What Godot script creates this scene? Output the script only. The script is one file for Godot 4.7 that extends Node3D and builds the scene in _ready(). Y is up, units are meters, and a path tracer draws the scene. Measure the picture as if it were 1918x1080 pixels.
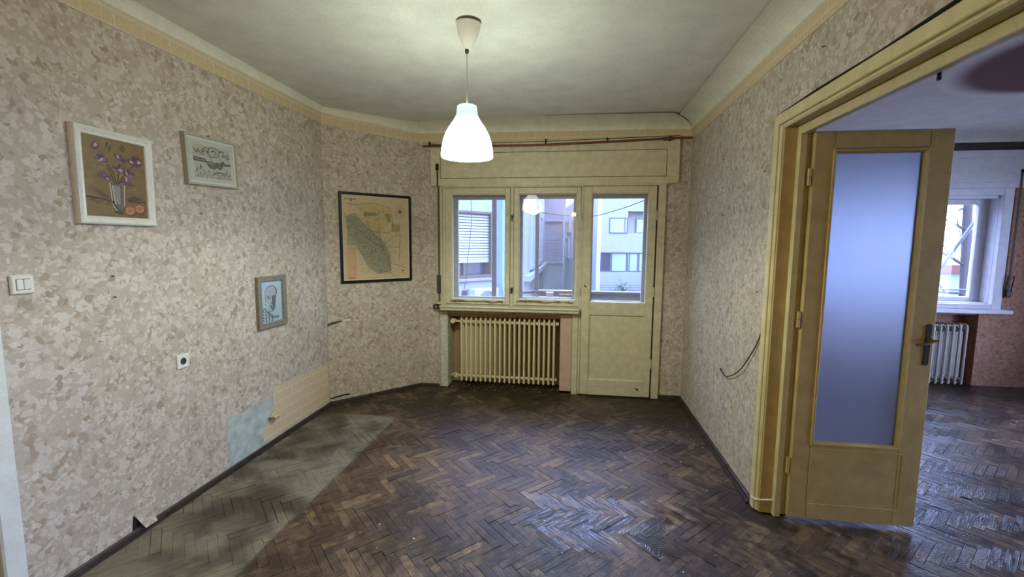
extends Node3D
# An old room with herringbone parquet, flecked wallpaper and a box window, and the room beyond its open glazed door.

const XL := -2.175
const XR := 1.07
const ZB := -4.348
const ZC := -3.683
const XA := -1.538
const ZF := 1.2
const CEIL := 2.65
const T := 0.14
const ZR := -5.29

var M := {}
var taken := {}
var rng := RandomNumberGenerator.new()

# ------------------------------------------------------------------ mesh builder
class MB:
	var v := PackedVector3Array()
	var n := PackedVector3Array()
	var uv := PackedVector2Array()
	var uv2 := PackedVector2Array()
	var col := PackedColorArray()
	var xf := Transform3D()
	var tint := Color(1, 1, 1)
	var mapper = null   # point, normal -> uv, in place of the metric one

	func vert(p: Vector3, nn: Vector3, t: Vector2) -> void:
		v.append(xf * p)
		n.append((xf.basis * nn).normalized())
		uv.append(t)
		uv2.append(Vector2(((xf * p).x + 2.4) / 7.6, ((xf * p).z + 5.6) / 7.6))
		col.append(tint)

	func metric(p: Vector3, nn: Vector3) -> Vector2:
		if mapper != null:
			return mapper.call(p, nn)
		if absf(nn.y) > 0.7:
			return Vector2(p.x, p.z)
		var t := Vector3.UP.cross(nn).normalized()
		return Vector2(p.dot(t), -p.y)

	# a, b, c counter-clockwise seen from outside
	func tri(a: Vector3, b: Vector3, c: Vector3) -> void:
		var nn := (b - a).cross(c - a).normalized()
		for p in [a, c, b]:
			vert(p, nn, metric(p, nn))

	func quad(a: Vector3, b: Vector3, c: Vector3, d: Vector3) -> void:
		var nn := (c - a).cross(d - b).normalized()
		for p in [a, c, b, a, d, c]:
			vert(p, nn, metric(p, nn))

	func quad_from(pts: Array, inside: Vector3) -> void:
		var nn: Vector3 = (pts[2] - pts[0]).cross(pts[3] - pts[1])
		if nn.dot((pts[0] + pts[2]) * 0.5 - inside) < 0.0:
			quad(pts[3], pts[2], pts[1], pts[0])
		else:
			quad(pts[0], pts[1], pts[2], pts[3])

	func tri_from(pts: Array, inside: Vector3) -> void:
		var nn: Vector3 = (pts[1] - pts[0]).cross(pts[2] - pts[0])
		if nn.dot((pts[0] + pts[1] + pts[2]) / 3.0 - inside) < 0.0:
			tri(pts[2], pts[1], pts[0])
		else:
			tri(pts[0], pts[1], pts[2])

	func box(lo: Vector3, hi: Vector3, bev := 0.0) -> void:
		var c := (lo + hi) * 0.5
		var h := (hi - lo) * 0.5
		var b := minf(bev, minf(h.x, minf(h.y, h.z)) * 0.9)
		var at := func(s: Vector3, axis: int) -> Vector3:
			var q := Vector3(h.x - b, h.y - b, h.z - b)
			q[axis] = h[axis]
			return c + q * s
		for ax in 3:
			var u := (ax + 1) % 3
			var w := (ax + 2) % 3
			for sg in [-1.0, 1.0]:
				var pts := []
				for k in [[-1.0, -1.0], [1.0, -1.0], [1.0, 1.0], [-1.0, 1.0]]:
					var s := Vector3()
					s[ax] = sg; s[u] = k[0]; s[w] = k[1]
					pts.append(at.call(s, ax))
				quad_from(pts, c)
		if b <= 0.0:
			return
		for ax in 3:
			var u := (ax + 1) % 3
			var w := (ax + 2) % 3
			for su in [-1.0, 1.0]:
				for sw in [-1.0, 1.0]:
					var s1 := Vector3(); s1[ax] = -1.0; s1[u] = su; s1[w] = sw
					var s2 := s1; s2[ax] = 1.0
					quad_from([at.call(s1, u), at.call(s2, u), at.call(s2, w), at.call(s1, w)], c)
		for sx in [-1.0, 1.0]:
			for sy in [-1.0, 1.0]:
				for sz in [-1.0, 1.0]:
					var s := Vector3(sx, sy, sz)
					tri_from([at.call(s, 0), at.call(s, 1), at.call(s, 2)], c)

	# polygon pts (o + ux*x + uy*y), extruded along d; caps both ends
	func extrude(poly: PackedVector2Array, o: Vector3, ux: Vector3, uy: Vector3, d: Vector3) -> void:
		if ux.cross(uy).dot(d) < 0.0:
			o += d
			d = -d
		var pl := poly
		if Geometry2D.is_polygon_clockwise(pl):
			pl = poly.duplicate()
			pl.reverse()
		var k := pl.size()
		for i in k:
			var a := o + ux * pl[i].x + uy * pl[i].y
			var b := o + ux * pl[(i + 1) % k].x + uy * pl[(i + 1) % k].y
			quad(a, b, b + d, a + d)
		var ids := Geometry2D.triangulate_polygon(pl)
		for i in range(0, ids.size(), 3):
			var q := []
			for j in 3:
				q.append(o + ux * pl[ids[i + j]].x + uy * pl[ids[i + j]].y)
			var nn: Vector3 = (q[1] - q[0]).cross(q[2] - q[0])
			if nn.dot(d) < 0.0:
				var sw = q[1]; q[1] = q[2]; q[2] = sw
			tri(q[0] + d, q[1] + d, q[2] + d)
			tri(q[2], q[1], q[0])

	# profile of (r, y) from one end to the other, turned round +y
	func lathe(profile: Array, segs := 24, outward := 1.0) -> void:
		var k := profile.size()
		var segn := []
		var run := [0.0]
		for i in k - 1:
			var e: Vector2 = profile[i + 1] - profile[i]
			segn.append(Vector2(-e.y, e.x).normalized() * outward)
			run.append(run[i] + e.length())
		for i in k - 1:
			var na: Vector2 = segn[i]
			var nb: Vector2 = segn[i]
			if i > 0 and segn[i - 1].dot(segn[i]) > 0.75:
				na = (segn[i - 1] + segn[i]).normalized()
			if i < k - 2 and segn[i + 1].dot(segn[i]) > 0.75:
				nb = (segn[i + 1] + segn[i]).normalized()
			for s in segs:
				var t0 := TAU * s / segs
				var t1 := TAU * (s + 1) / segs
				var quads := []
				for e in [[profile[i], t0, na, i], [profile[i], t1, na, i], [profile[i + 1], t1, nb, i + 1], [profile[i + 1], t0, nb, i + 1]]:
					var dir := Vector3(cos(e[1]), 0, sin(e[1]))
					quads.append([dir * e[0].x + Vector3.UP * e[0].y, dir * e[2].x + Vector3.UP * e[2].y, Vector2(e[1] / TAU, run[e[3]] / run[k - 1])])
				var f: Vector3 = (quads[2][0] - quads[0][0]).cross(quads[3][0] - quads[1][0])
				var order := [0, 2, 1, 0, 3, 2] if f.dot(quads[0][1] + quads[2][1]) > 0.0 else [0, 1, 2, 0, 2, 3]
				for o in order:
					vert(quads[o][0], quads[o][1], quads[o][2])

	func tube(pts: Array, r, segs := 8, caps := true) -> void:
		var k := pts.size()
		var side := Vector3()
		var rings := []
		var run := 0.0
		for i in k:
			var d: Vector3 = (pts[mini(i + 1, k - 1)] - pts[maxi(i - 1, 0)]).normalized()
			if i == 0:
				side = d.cross(Vector3.UP if absf(d.y) < 0.9 else Vector3.RIGHT).normalized()
			else:
				side = (side - d * side.dot(d)).normalized()
				run += (pts[i] - pts[i - 1]).length()
			var up := d.cross(side)
			var ring := []
			var rad: float = r[i] if r is Array else r
			for s in segs + 1:
				var t := TAU * s / segs
				var nn := side * cos(t) + up * sin(t)
				ring.append([pts[i] + nn * rad, nn, Vector2(rad * t, run)])
			rings.append(ring)
		for i in k - 1:
			for s in segs:
				var q := [rings[i][s], rings[i][s + 1], rings[i + 1][s + 1], rings[i + 1][s]]
				var f: Vector3 = (q[2][0] - q[0][0]).cross(q[3][0] - q[1][0])
				var order := [0, 2, 1, 0, 3, 2] if f.dot(q[0][1] + q[2][1]) > 0.0 else [0, 1, 2, 0, 2, 3]
				for o in order:
					vert(q[o][0], q[o][1], q[o][2])
		if caps:
			for e in [[0, 1], [k - 1, k - 2]]:
				for s in range(1, segs - 1):
					tri_from([rings[e[0]][0][0], rings[e[0]][s][0], rings[e[0]][s + 1][0]], pts[e[1]])

	# moulding round a rectangle in the local xy plane: profile of (inset from the outer edge, z)
	func ring(lo: Vector2, hi: Vector2, profile: Array, closed := true) -> void:
		var k := profile.size()
		for i in (k if closed else k - 1):
			var a: Vector2 = profile[i]
			var b: Vector2 = profile[(i + 1) % k]
			var ca := [Vector3(lo.x + a.x, lo.y + a.x, a.y), Vector3(hi.x - a.x, lo.y + a.x, a.y), Vector3(hi.x - a.x, hi.y - a.x, a.y), Vector3(lo.x + a.x, hi.y - a.x, a.y)]
			var cb := [Vector3(lo.x + b.x, lo.y + b.x, b.y), Vector3(hi.x - b.x, lo.y + b.x, b.y), Vector3(hi.x - b.x, hi.y - b.x, b.y), Vector3(lo.x + b.x, hi.y - b.x, b.y)]
			for s in 4:
				var t := (s + 1) % 4
				quad(ca[s], ca[t], cb[t], cb[s])

	# a frame whose four members differ in width: w = left, bottom, right, top
	func frame4(lo: Vector2, hi: Vector2, w: Array, z0: float, z1: float, bev := 0.003) -> void:
		box(Vector3(lo.x, lo.y, z0), Vector3(lo.x + w[0], hi.y, z1), bev)
		box(Vector3(hi.x - w[2], lo.y, z0), Vector3(hi.x, hi.y, z1), bev)
		box(Vector3(lo.x + w[0], lo.y, z0), Vector3(hi.x - w[2], lo.y + w[1], z1), bev)
		box(Vector3(lo.x + w[0], hi.y - w[3], z0), Vector3(hi.x - w[2], hi.y, z1), bev)

	func mesh(mat: Material) -> ArrayMesh:
		var a := []
		a.resize(Mesh.ARRAY_MAX)
		a[Mesh.ARRAY_VERTEX] = v
		a[Mesh.ARRAY_NORMAL] = n
		a[Mesh.ARRAY_TEX_UV] = uv
		a[Mesh.ARRAY_TEX_UV2] = uv2
		a[Mesh.ARRAY_COLOR] = col
		var m := ArrayMesh.new()
		m.add_surface_from_arrays(Mesh.PRIMITIVE_TRIANGLES, a)
		m.surface_set_material(0, mat)
		return m

# ------------------------------------------------------------------ scene helpers
func numbered(called: String) -> String:
	if not taken.has(called):
		taken[called] = 0
		return called
	taken[called] += 1
	return "%s_%03d" % [called, taken[called]]

func obj(called: String, b: MB, mat, parent: Node = self) -> MeshInstance3D:
	var o := MeshInstance3D.new()
	o.name = numbered(called) if parent == self else called
	o.mesh = b.mesh(M[mat] if mat is String else mat)
	parent.add_child(o, true)
	return o

func tag(o: Node, label: String, category: String, group := "", kind := "") -> Node:
	o.set_meta("label", label)
	o.set_meta("category", category)
	if group: o.set_meta("group", group)
	if kind: o.set_meta("kind", kind)
	return o

func thing(called: String, label: String, category: String, at := Vector3.ZERO, group := "", kind := "") -> Node3D:
	var o := Node3D.new()
	o.name = numbered(called)
	o.position = at
	add_child(o)
	tag(o, label, category, group, kind)
	return o

# a frame of reference on a wall: x along the wall, y up, z out of it
func on_wall(origin: Vector3, out: Vector3) -> Transform3D:
	return Transform3D(Basis(Vector3.UP.cross(out).normalized(), Vector3.UP, out.normalized()), origin)

func plan(b: MB, pts: Array, y0: float, y1: float) -> void:
	var pl := PackedVector2Array()
	for p in pts: pl.append(p)
	b.extrude(pl, Vector3(0, y0, 0), Vector3.RIGHT, Vector3(0, 0, 1), Vector3(0, y1 - y0, 0))

func V(x: float, y: float, z: float) -> Vector3:
	return Vector3(x, y, z)

func mat(called: String, c: Color, rough := 0.6, tex: Texture2D = null, scale := 1.0) -> StandardMaterial3D:
	var m := StandardMaterial3D.new()
	m.resource_name = called
	m.albedo_color = c
	m.roughness = rough
	if tex:
		m.albedo_texture = tex
		m.uv1_scale = Vector3(scale, scale, scale)
	M[called] = m
	return m

func bump(m: StandardMaterial3D, tex: Texture2D, cm: float) -> void:
	m.heightmap_enabled = true
	m.heightmap_texture = tex
	m.heightmap_scale = cm

# ------------------------------------------------------------------ textures
func noise(kind: int, freq: float, sd: int, octaves := 1, warp := 0.0, warp_freq := 0.03, ret := FastNoiseLite.RETURN_CELL_VALUE) -> FastNoiseLite:
	var f := FastNoiseLite.new()
	f.noise_type = kind
	f.frequency = freq
	f.seed = sd
	f.fractal_type = FastNoiseLite.FRACTAL_FBM if octaves > 1 else FastNoiseLite.FRACTAL_NONE
	f.fractal_octaves = octaves
	f.cellular_return_type = ret
	f.cellular_jitter = 1.0
	if warp > 0.0:
		f.domain_warp_enabled = true
		f.domain_warp_amplitude = warp
		f.domain_warp_frequency = warp_freq
		f.domain_warp_fractal_type = FastNoiseLite.DOMAIN_WARP_FRACTAL_PROGRESSIVE
		f.domain_warp_fractal_octaves = 3
	return f

func bytes_of(f: FastNoiseLite, w: int, h: int) -> PackedByteArray:
	return f.get_seamless_image(w, h, false, false, 0.1, true).get_data()

func image_of(data: PackedByteArray, w: int, h: int, fmt := Image.FORMAT_RGB8) -> ImageTexture:
	return ImageTexture.create_from_image(Image.create_from_data(w, h, false, fmt, data))

func put3(d: PackedByteArray, i: int, c: Vector3) -> void:
	d[i * 3] = int(clampf(c.x, 0, 1) * 255.0)
	d[i * 3 + 1] = int(clampf(c.y, 0, 1) * 255.0)
	d[i * 3 + 2] = int(clampf(c.z, 0, 1) * 255.0)

# torn flakes dabbed one over the other, most of them pale, some tan
func make_wallpaper() -> Array:
	var w := 1024
	var fine := bytes_of(noise(FastNoiseLite.TYPE_SIMPLEX_SMOOTH, 0.10, 5, 3), w, w)
	var low := bytes_of(noise(FastNoiseLite.TYPE_SIMPLEX_SMOOTH, 0.007, 8, 2), w, w)
	var tone := PackedFloat32Array(); tone.resize(w * w)
	var hgt := PackedByteArray(); hgt.resize(w * w)
	tone.fill(0.45)
	var r := RandomNumberGenerator.new()
	r.seed = 77
	for k in 8200:
		var c := Vector2(r.randf() * w, r.randf() * w)
		var big := lerpf(22.0, 6.0, sqrt(k / 8200.0)) * r.randf_range(0.6, 1.25)
		var rot := r.randf() * TAU
		var sq := r.randf_range(0.35, 1.0)
		var t := r.randf()
		var v := r.randf_range(0.68, 0.92) if t < 0.56 else (r.randf_range(0.40, 0.66) if t < 0.80 else r.randf_range(0.02, 0.34))
		if k > 6200 and t > 0.5: sq *= 0.45
		var n := r.randi_range(4, 7)
		var pts := []
		for i in n:
			var a := TAU * (i + r.randf_range(-0.3, 0.3)) / n
			pts.append(c + (Vector2(cos(a), sin(a) * sq) * big * r.randf_range(0.65, 1.1)).rotated(rot))
		var y0 := int(c.y - big * 1.2)
		for y in range(y0, int(c.y + big * 1.2) + 1):
			var xa := 1e9
			var xb := -1e9
			for i in n:
				var p: Vector2 = pts[i]
				var q: Vector2 = pts[(i + 1) % n]
				if (p.y <= y) != (q.y <= y):
					var x := p.x + (y - p.y) * (q.x - p.x) / (q.y - p.y)
					xa = minf(xa, x)
					xb = maxf(xb, x)
			if xb < xa: continue
			var row := posmod(y, w) * w
			for x in range(int(xa), int(xb) + 1):
				var at := row + posmod(x, w)
				var e := minf(x - xa, xb - x)
				var f := fine[at] / 255.0
				if f < 0.30 and e < 3.0: continue
				tone[at] = v - (0.10 if e < 1.0 else 0.0)
				hgt[at] = int(clampf(0.35 + 0.45 * v + 0.25 * (f - 0.5) - (0.2 if e < 1.0 else 0.0), 0, 1) * 255.0)
	var d := PackedByteArray(); d.resize(w * w * 3)
	var dark := Vector3(0.595, 0.535, 0.460)
	var light := Vector3(0.800, 0.783, 0.748)
	for i in w * w:
		var f := fine[i] / 255.0
		var k := clampf(tone[i] + 0.22 * (f - 0.5), 0.0, 1.0)
		put3(d, i, dark.lerp(light, k) * (1.0 + 0.05 * (low[i] / 255.0 - 0.5)))
	return [image_of(d, w, w), image_of(hgt, w, w, Image.FORMAT_L8)]

func make_wood() -> Array:
	var w := 512
	var h := 1024
	var a := noise(FastNoiseLite.TYPE_SIMPLEX_SMOOTH, 1.0, 3, 3)
	var b := noise(FastNoiseLite.TYPE_SIMPLEX_SMOOTH, 1.0, 9, 2)
	var d := PackedByteArray(); d.resize(w * h * 3)
	var g := PackedByteArray(); g.resize(w * h)
	for y in h:
		var v := float(y) / h
		for x in w:
			var u := float(x) / w
			var warp := b.get_noise_2d(u * 5.0, v * 2.4) * 1.5
			var ring := absf(fposmod(u * 16.0 + warp * 5.0, 1.0) * 2.0 - 1.0)
			var fib := a.get_noise_2d(u * 60.0, v * 5.0) * 0.5 + 0.5
			var pore := smoothstep(0.62, 0.8, fib)
			var t := clampf(0.42 + 0.40 * ring + 0.35 * (fib - 0.5), 0, 1)
			var c := Vector3(0.46, 0.39, 0.33).lerp(Vector3(1.0, 0.97, 0.92), t) * (1.0 - 0.25 * pore)
			var i := y * w + x
			put3(d, i, c)
			g[i] = int(clampf(t * (1.0 - 0.5 * pore), 0, 1) * 255.0)
	return [image_of(d, w, h), image_of(g, w, h, Image.FORMAT_L8)]

# grime and dust over both floors, laid out in plan: x from -2.4 to 5.2 m, z from -5.6 to 2.0 m
func make_grime() -> ImageTexture:
	var w := 1024
	var low := noise(FastNoiseLite.TYPE_SIMPLEX_SMOOTH, 0.9, 4, 4)
	var blot := noise(FastNoiseLite.TYPE_SIMPLEX_SMOOTH, 3.2, 14, 4)
	var fine := noise(FastNoiseLite.TYPE_SIMPLEX_SMOOTH, 14.0, 24, 4)
	var d := PackedByteArray(); d.resize(w * w * 4)
	for j in w:
		var z := j * 7.6 / w - 5.6
		for i in w:
			var x := i * 7.6 / w - 2.4
			var f := fine.get_noise_2d(x, z)
			var b := blot.get_noise_2d(x, z)
			var l := low.get_noise_2d(x, z)
			var col := Vector3(0.115, 0.085, 0.065)
			var al := clampf(0.38 + 0.8 * l + 0.9 * b + 0.95 * f, 0.0, 0.90)
			if x < 1.14:
				# dark worn margins by the walls, a reddish greasy ground beside the pale square
				var far := smoothstep(-3.1, -4.3, z)
				al = clampf(al + 0.38 * far + 0.25 * smoothstep(0.35, 1.0, x), 0.0, 0.88)
				var ed := -1.47 + 0.012 * b - x
				var zt := z + 3.52 + 0.02 * b
				var patch := smoothstep(-0.012, 0.012, ed) * smoothstep(-0.015, 0.015, zt)
				# beyond the square the strip by the wall is only dirty
				patch *= smoothstep(-0.02, 0.02, z + 3.55)
				var red := (1.0 - patch) * smoothstep(-0.35, -1.15, x) * smoothstep(-3.9, -3.2, z)
				col = col.lerp(Vector3(0.235, 0.145, 0.085), red * (0.45 + 0.9 * maxf(0.0, b)))
				al = lerpf(al, clampf(al + 0.12, 0.0, 0.85), red)
				if patch > 0.0:
					var dk := clampf(0.32 + 1.5 * l + 1.2 * b, 0.0, 1.0)
					var pc := Vector3(0.49, 0.475, 0.425).lerp(Vector3(0.23, 0.205, 0.18), dk)
					col = col.lerp(pc, patch)
					al = lerpf(al, 0.80 + 0.2 * f, patch)
			else:
				al = clampf(al - 0.05 + 0.5 * smoothstep(-4.3, -5.2, z), 0.0, 0.85)
				col = Vector3(0.13, 0.10, 0.09)
			var k := (j * w + i) * 4
			d[k] = int(clampf(col.x + 0.03 * f, 0, 1) * 255.0)
			d[k + 1] = int(clampf(col.y + 0.03 * f, 0, 1) * 255.0)
			d[k + 2] = int(clampf(col.z + 0.03 * f, 0, 1) * 255.0)
			d[k + 3] = int(clampf(al, 0, 1) * 255.0)
	return image_of(d, w, w, Image.FORMAT_RGBA8)

func make_mottle(sd: int, lo: float, fine_amp: float, chips: float, chip_col: Vector3) -> ImageTexture:
	var w := 512
	var a := bytes_of(noise(FastNoiseLite.TYPE_SIMPLEX_SMOOTH, 0.012, sd, 4), w, w)
	var b := bytes_of(noise(FastNoiseLite.TYPE_SIMPLEX_SMOOTH, 0.12, sd + 1, 2), w, w)
	var c := bytes_of(noise(FastNoiseLite.TYPE_SIMPLEX_SMOOTH, 0.035, sd + 2, 4), w, w)
	var d := PackedByteArray(); d.resize(w * w * 3)
	for i in w * w:
		var t := lerpf(lo, 1.0, a[i] / 255.0) * (1.0 - fine_amp * (b[i] / 255.0))
		var col := Vector3(t, t, t)
		if chips > 0.0:
			col = col.lerp(chip_col, smoothstep(1.0 - chips, 1.0 - chips + 0.03, c[i] / 255.0))
		put3(d, i, col)
	return image_of(d, w, w)

# the older paper under the flecked one: cream blocks of printed basket weave
func make_block_paper() -> ImageTexture:
	var w := 256
	var nz := noise(FastNoiseLite.TYPE_SIMPLEX_SMOOTH, 0.05, 40, 3)
	var d := PackedByteArray(); d.resize(w * w * 3)
	for j in w:
		for i in w:
			var row := j / 64
			var x := (i + (96 if row % 2 else 0)) % 128
			var y := j % 64
			var f := nz.get_noise_2d(i, j)
			var c := Vector3(0.84, 0.80, 0.70)
			var inside := x > 8 and x < 78 and y > 7 and y < 55
			var small := x > 84 and x < 124 and y > 7 and y < 55
			if inside: c = Vector3(0.815, 0.74, 0.61) if (y / 6) % 2 == 0 or f > 0.1 else Vector3(0.84, 0.78, 0.665)
			if small: c = Vector3(0.805, 0.73, 0.60) if (x / 6) % 2 == 0 or f > 0.1 else Vector3(0.84, 0.78, 0.665)
			if (x == 8 or x == 84 or y == 7) and f > -0.1: c = Vector3(0.74, 0.65, 0.51)
			put3(d, j * w + i, c * (0.97 + 0.07 * f))
	return image_of(d, w, w)

# ---- brushes for what is painted or printed on the four pictures
func dab(im: Image, c: Vector2, rx: float, ry: float, rot: float, col: Color, soft := 0.35) -> void:
	var r := int(maxf(rx, ry)) + 2
	var ca := cos(rot)
	var sa := sin(rot)
	for y in range(maxi(0, int(c.y) - r), mini(im.get_height(), int(c.y) + r + 1)):
		for x in range(maxi(0, int(c.x) - r), mini(im.get_width(), int(c.x) + r + 1)):
			var q := Vector2(x, y) - c
			var k := Vector2((q.x * ca + q.y * sa) / rx, (-q.x * sa + q.y * ca) / ry).length()
			if k < 1.0:
				im.set_pixel(x, y, im.get_pixel(x, y).lerp(Color(col, 1), col.a * (1.0 - smoothstep(1.0 - soft, 1.0, k))))

func stroke(im: Image, pts: Array, w0: float, w1: float, col: Color) -> void:
	var total := 0.0
	for i in pts.size() - 1: total += (pts[i + 1] - pts[i]).length()
	var run := 0.0
	for i in pts.size() - 1:
		var l: float = (pts[i + 1] - pts[i]).length()
		var steps := int(l / maxf(0.6, minf(w0, w1) * 0.5)) + 1
		for s in steps:
			var t := float(s) / steps
			var w := lerpf(w0, w1, (run + l * t) / maxf(total, 0.01))
			dab(im, pts[i].lerp(pts[i + 1], t), maxf(w, 0.7), maxf(w, 0.7), 0.0, col, 0.5)
		run += l

func poly(im: Image, pts: Array, col: Color) -> void:
	var pl := PackedVector2Array()
	var lo := Vector2(1e9, 1e9)
	var hi := -lo
	for p in pts:
		pl.append(p); lo = lo.min(p); hi = hi.max(p)
	for y in range(maxi(0, int(lo.y)), mini(im.get_height(), int(hi.y) + 1)):
		for x in range(maxi(0, int(lo.x)), mini(im.get_width(), int(hi.x) + 1)):
			if Geometry2D.is_point_in_polygon(Vector2(x, y), pl):
				im.set_pixel(x, y, im.get_pixel(x, y).lerp(Color(col, 1), col.a))

func curve(pts: Array, per := 8) -> Array:
	var out := []
	for i in pts.size() - 1:
		var p0 = pts[maxi(i - 1, 0)]
		var p3 = pts[mini(i + 2, pts.size() - 1)]
		for s in per:
			out.append(pts[i].cubic_interpolate(pts[i + 1], p0, p3, float(s) / per))
	out.append(pts[-1])
	return out

func blank(w: int, h: int, c: Color) -> Image:
	var im := Image.create(w, h, false, Image.FORMAT_RGB8)
	im.fill(c)
	return im

func paint_flowers() -> ImageTexture:
	var im := blank(240, 300, Color(0.47, 0.37, 0.20))
	for i in 260:
		var y := rng.randf() * 300.0
		var c := Color(0.54, 0.43, 0.24).lerp(Color(0.38, 0.29, 0.15), rng.randf())
		if y > 225.0: c = Color(0.46, 0.37, 0.19).lerp(Color(0.30, 0.23, 0.15), rng.randf())
		dab(im, Vector2(rng.randf() * 240.0, y), 26, 9, rng.randf_range(-0.8, 0.4), Color(c, 0.45), 0.8)
	dab(im, Vector2(62, 215), 60, 16, 0.5, Color(0.20, 0.14, 0.10, 0.55), 0.9)
	dab(im, Vector2(185, 222), 50, 14, -0.1, Color(0.19, 0.15, 0.11, 0.6), 0.9)
	stroke(im, curve([Vector2(4, 228), Vector2(50, 232), Vector2(90, 238)]), 4, 2, Color(0.15, 0.10, 0.08, 0.6))
	stroke(im, curve([Vector2(160, 232), Vector2(200, 236), Vector2(238, 230)]), 3, 2, Color(0.15, 0.10, 0.08, 0.6))
	for s in [[Vector2(112, 170), Vector2(96, 120), Vector2(72, 60)], [Vector2(118, 170), Vector2(112, 140), Vector2(96, 96)], [Vector2(122, 172), Vector2(132, 120), Vector2(150, 84)], [Vector2(126, 172), Vector2(160, 120), Vector2(196, 84)]]:
		stroke(im, curve(s), 2.6, 1.4, Color(0.13, 0.11, 0.07, 0.9))
	for l in [[92, 22, 1.7], [102, 34, 1.9], [148, 30, 1.2], [156, 22, 0.9], [190, 60, 1.8]]:
		dab(im, Vector2(l[0], l[1]), 16, 5, l[2], Color(0.14, 0.20, 0.12, 0.8), 0.5)
	var flowers := [Vector2(46, 46), Vector2(64, 86), Vector2(136, 72), Vector2(134, 112), Vector2(196, 84), Vector2(168, 130), Vector2(72, 150), Vector2(160, 162), Vector2(212, 70)]
	for f in flowers:
		for k in 22:
			var a := rng.randf_range(-2.9, 0.4)
			var r := rng.randf_range(4.0, 22.0)
			var c := Color(0.34, 0.19, 0.30).lerp(Color(0.60, 0.46, 0.54), rng.randf() * rng.randf())
			if k > 19: c = Color(0.76, 0.66, 0.64)
			if k < 7 or k % 5 == 0: c = Color(0.25, 0.12, 0.20)
			dab(im, f + Vector2(cos(a), sin(a) * 0.8) * r, rng.randf_range(8, 17), rng.randf_range(4, 8), a + rng.randf_range(-0.4, 0.4), Color(c, 0.75), 0.5)
	# the glass tumbler
	poly(im, [Vector2(88, 166), Vector2(152, 170), Vector2(146, 256), Vector2(132, 278), Vector2(110, 276), Vector2(98, 250)], Color(0.36, 0.36, 0.34, 0.75))
	poly(im, [Vector2(106, 176), Vector2(132, 178), Vector2(130, 250), Vector2(112, 248)], Color(0.56, 0.56, 0.55, 0.7))
	for s in [[Vector2(92, 168), Vector2(96, 200), Vector2(100, 250), Vector2(116, 274)], [Vector2(150, 172), Vector2(147, 220), Vector2(144, 256)], [Vector2(103, 178), Vector2(106, 210), Vector2(110, 250)]]:
		stroke(im, curve(s), 2.2, 1.6, Color(0.78, 0.77, 0.74, 0.85))
	stroke(im, curve([Vector2(100, 240), Vector2(112, 262), Vector2(128, 276)]), 5, 2, Color(0.16, 0.15, 0.15, 0.6))
	dab(im, Vector2(120, 282), 26, 6, 0.1, Color(0.14, 0.12, 0.10, 0.8), 0.6)
	# halved oranges
	dab(im, Vector2(186, 252), 24, 18, 0, Color(0.52, 0.32, 0.18, 0.9))
	for o in [Vector2(166, 272), Vector2(208, 262)]:
		dab(im, o + Vector2(3, 7), 22, 18, 0, Color(0.33, 0.16, 0.08, 0.8))
		dab(im, o, 21, 18, 0, Color(0.70, 0.50, 0.34, 1.0), 0.2)
		dab(im, o, 16, 13, 0, Color(0.62, 0.42, 0.27, 1.0), 0.3)
		for k in 7:
			stroke(im, [o, o + Vector2(cos(k * 0.9), sin(k * 0.9)) * 14.0], 1.2, 0.8, Color(0.76, 0.56, 0.38, 0.8))
		dab(im, o, 4, 3, 0, Color(0.25, 0.10, 0.07, 0.9))
	return ImageTexture.create_from_image(im)

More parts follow.
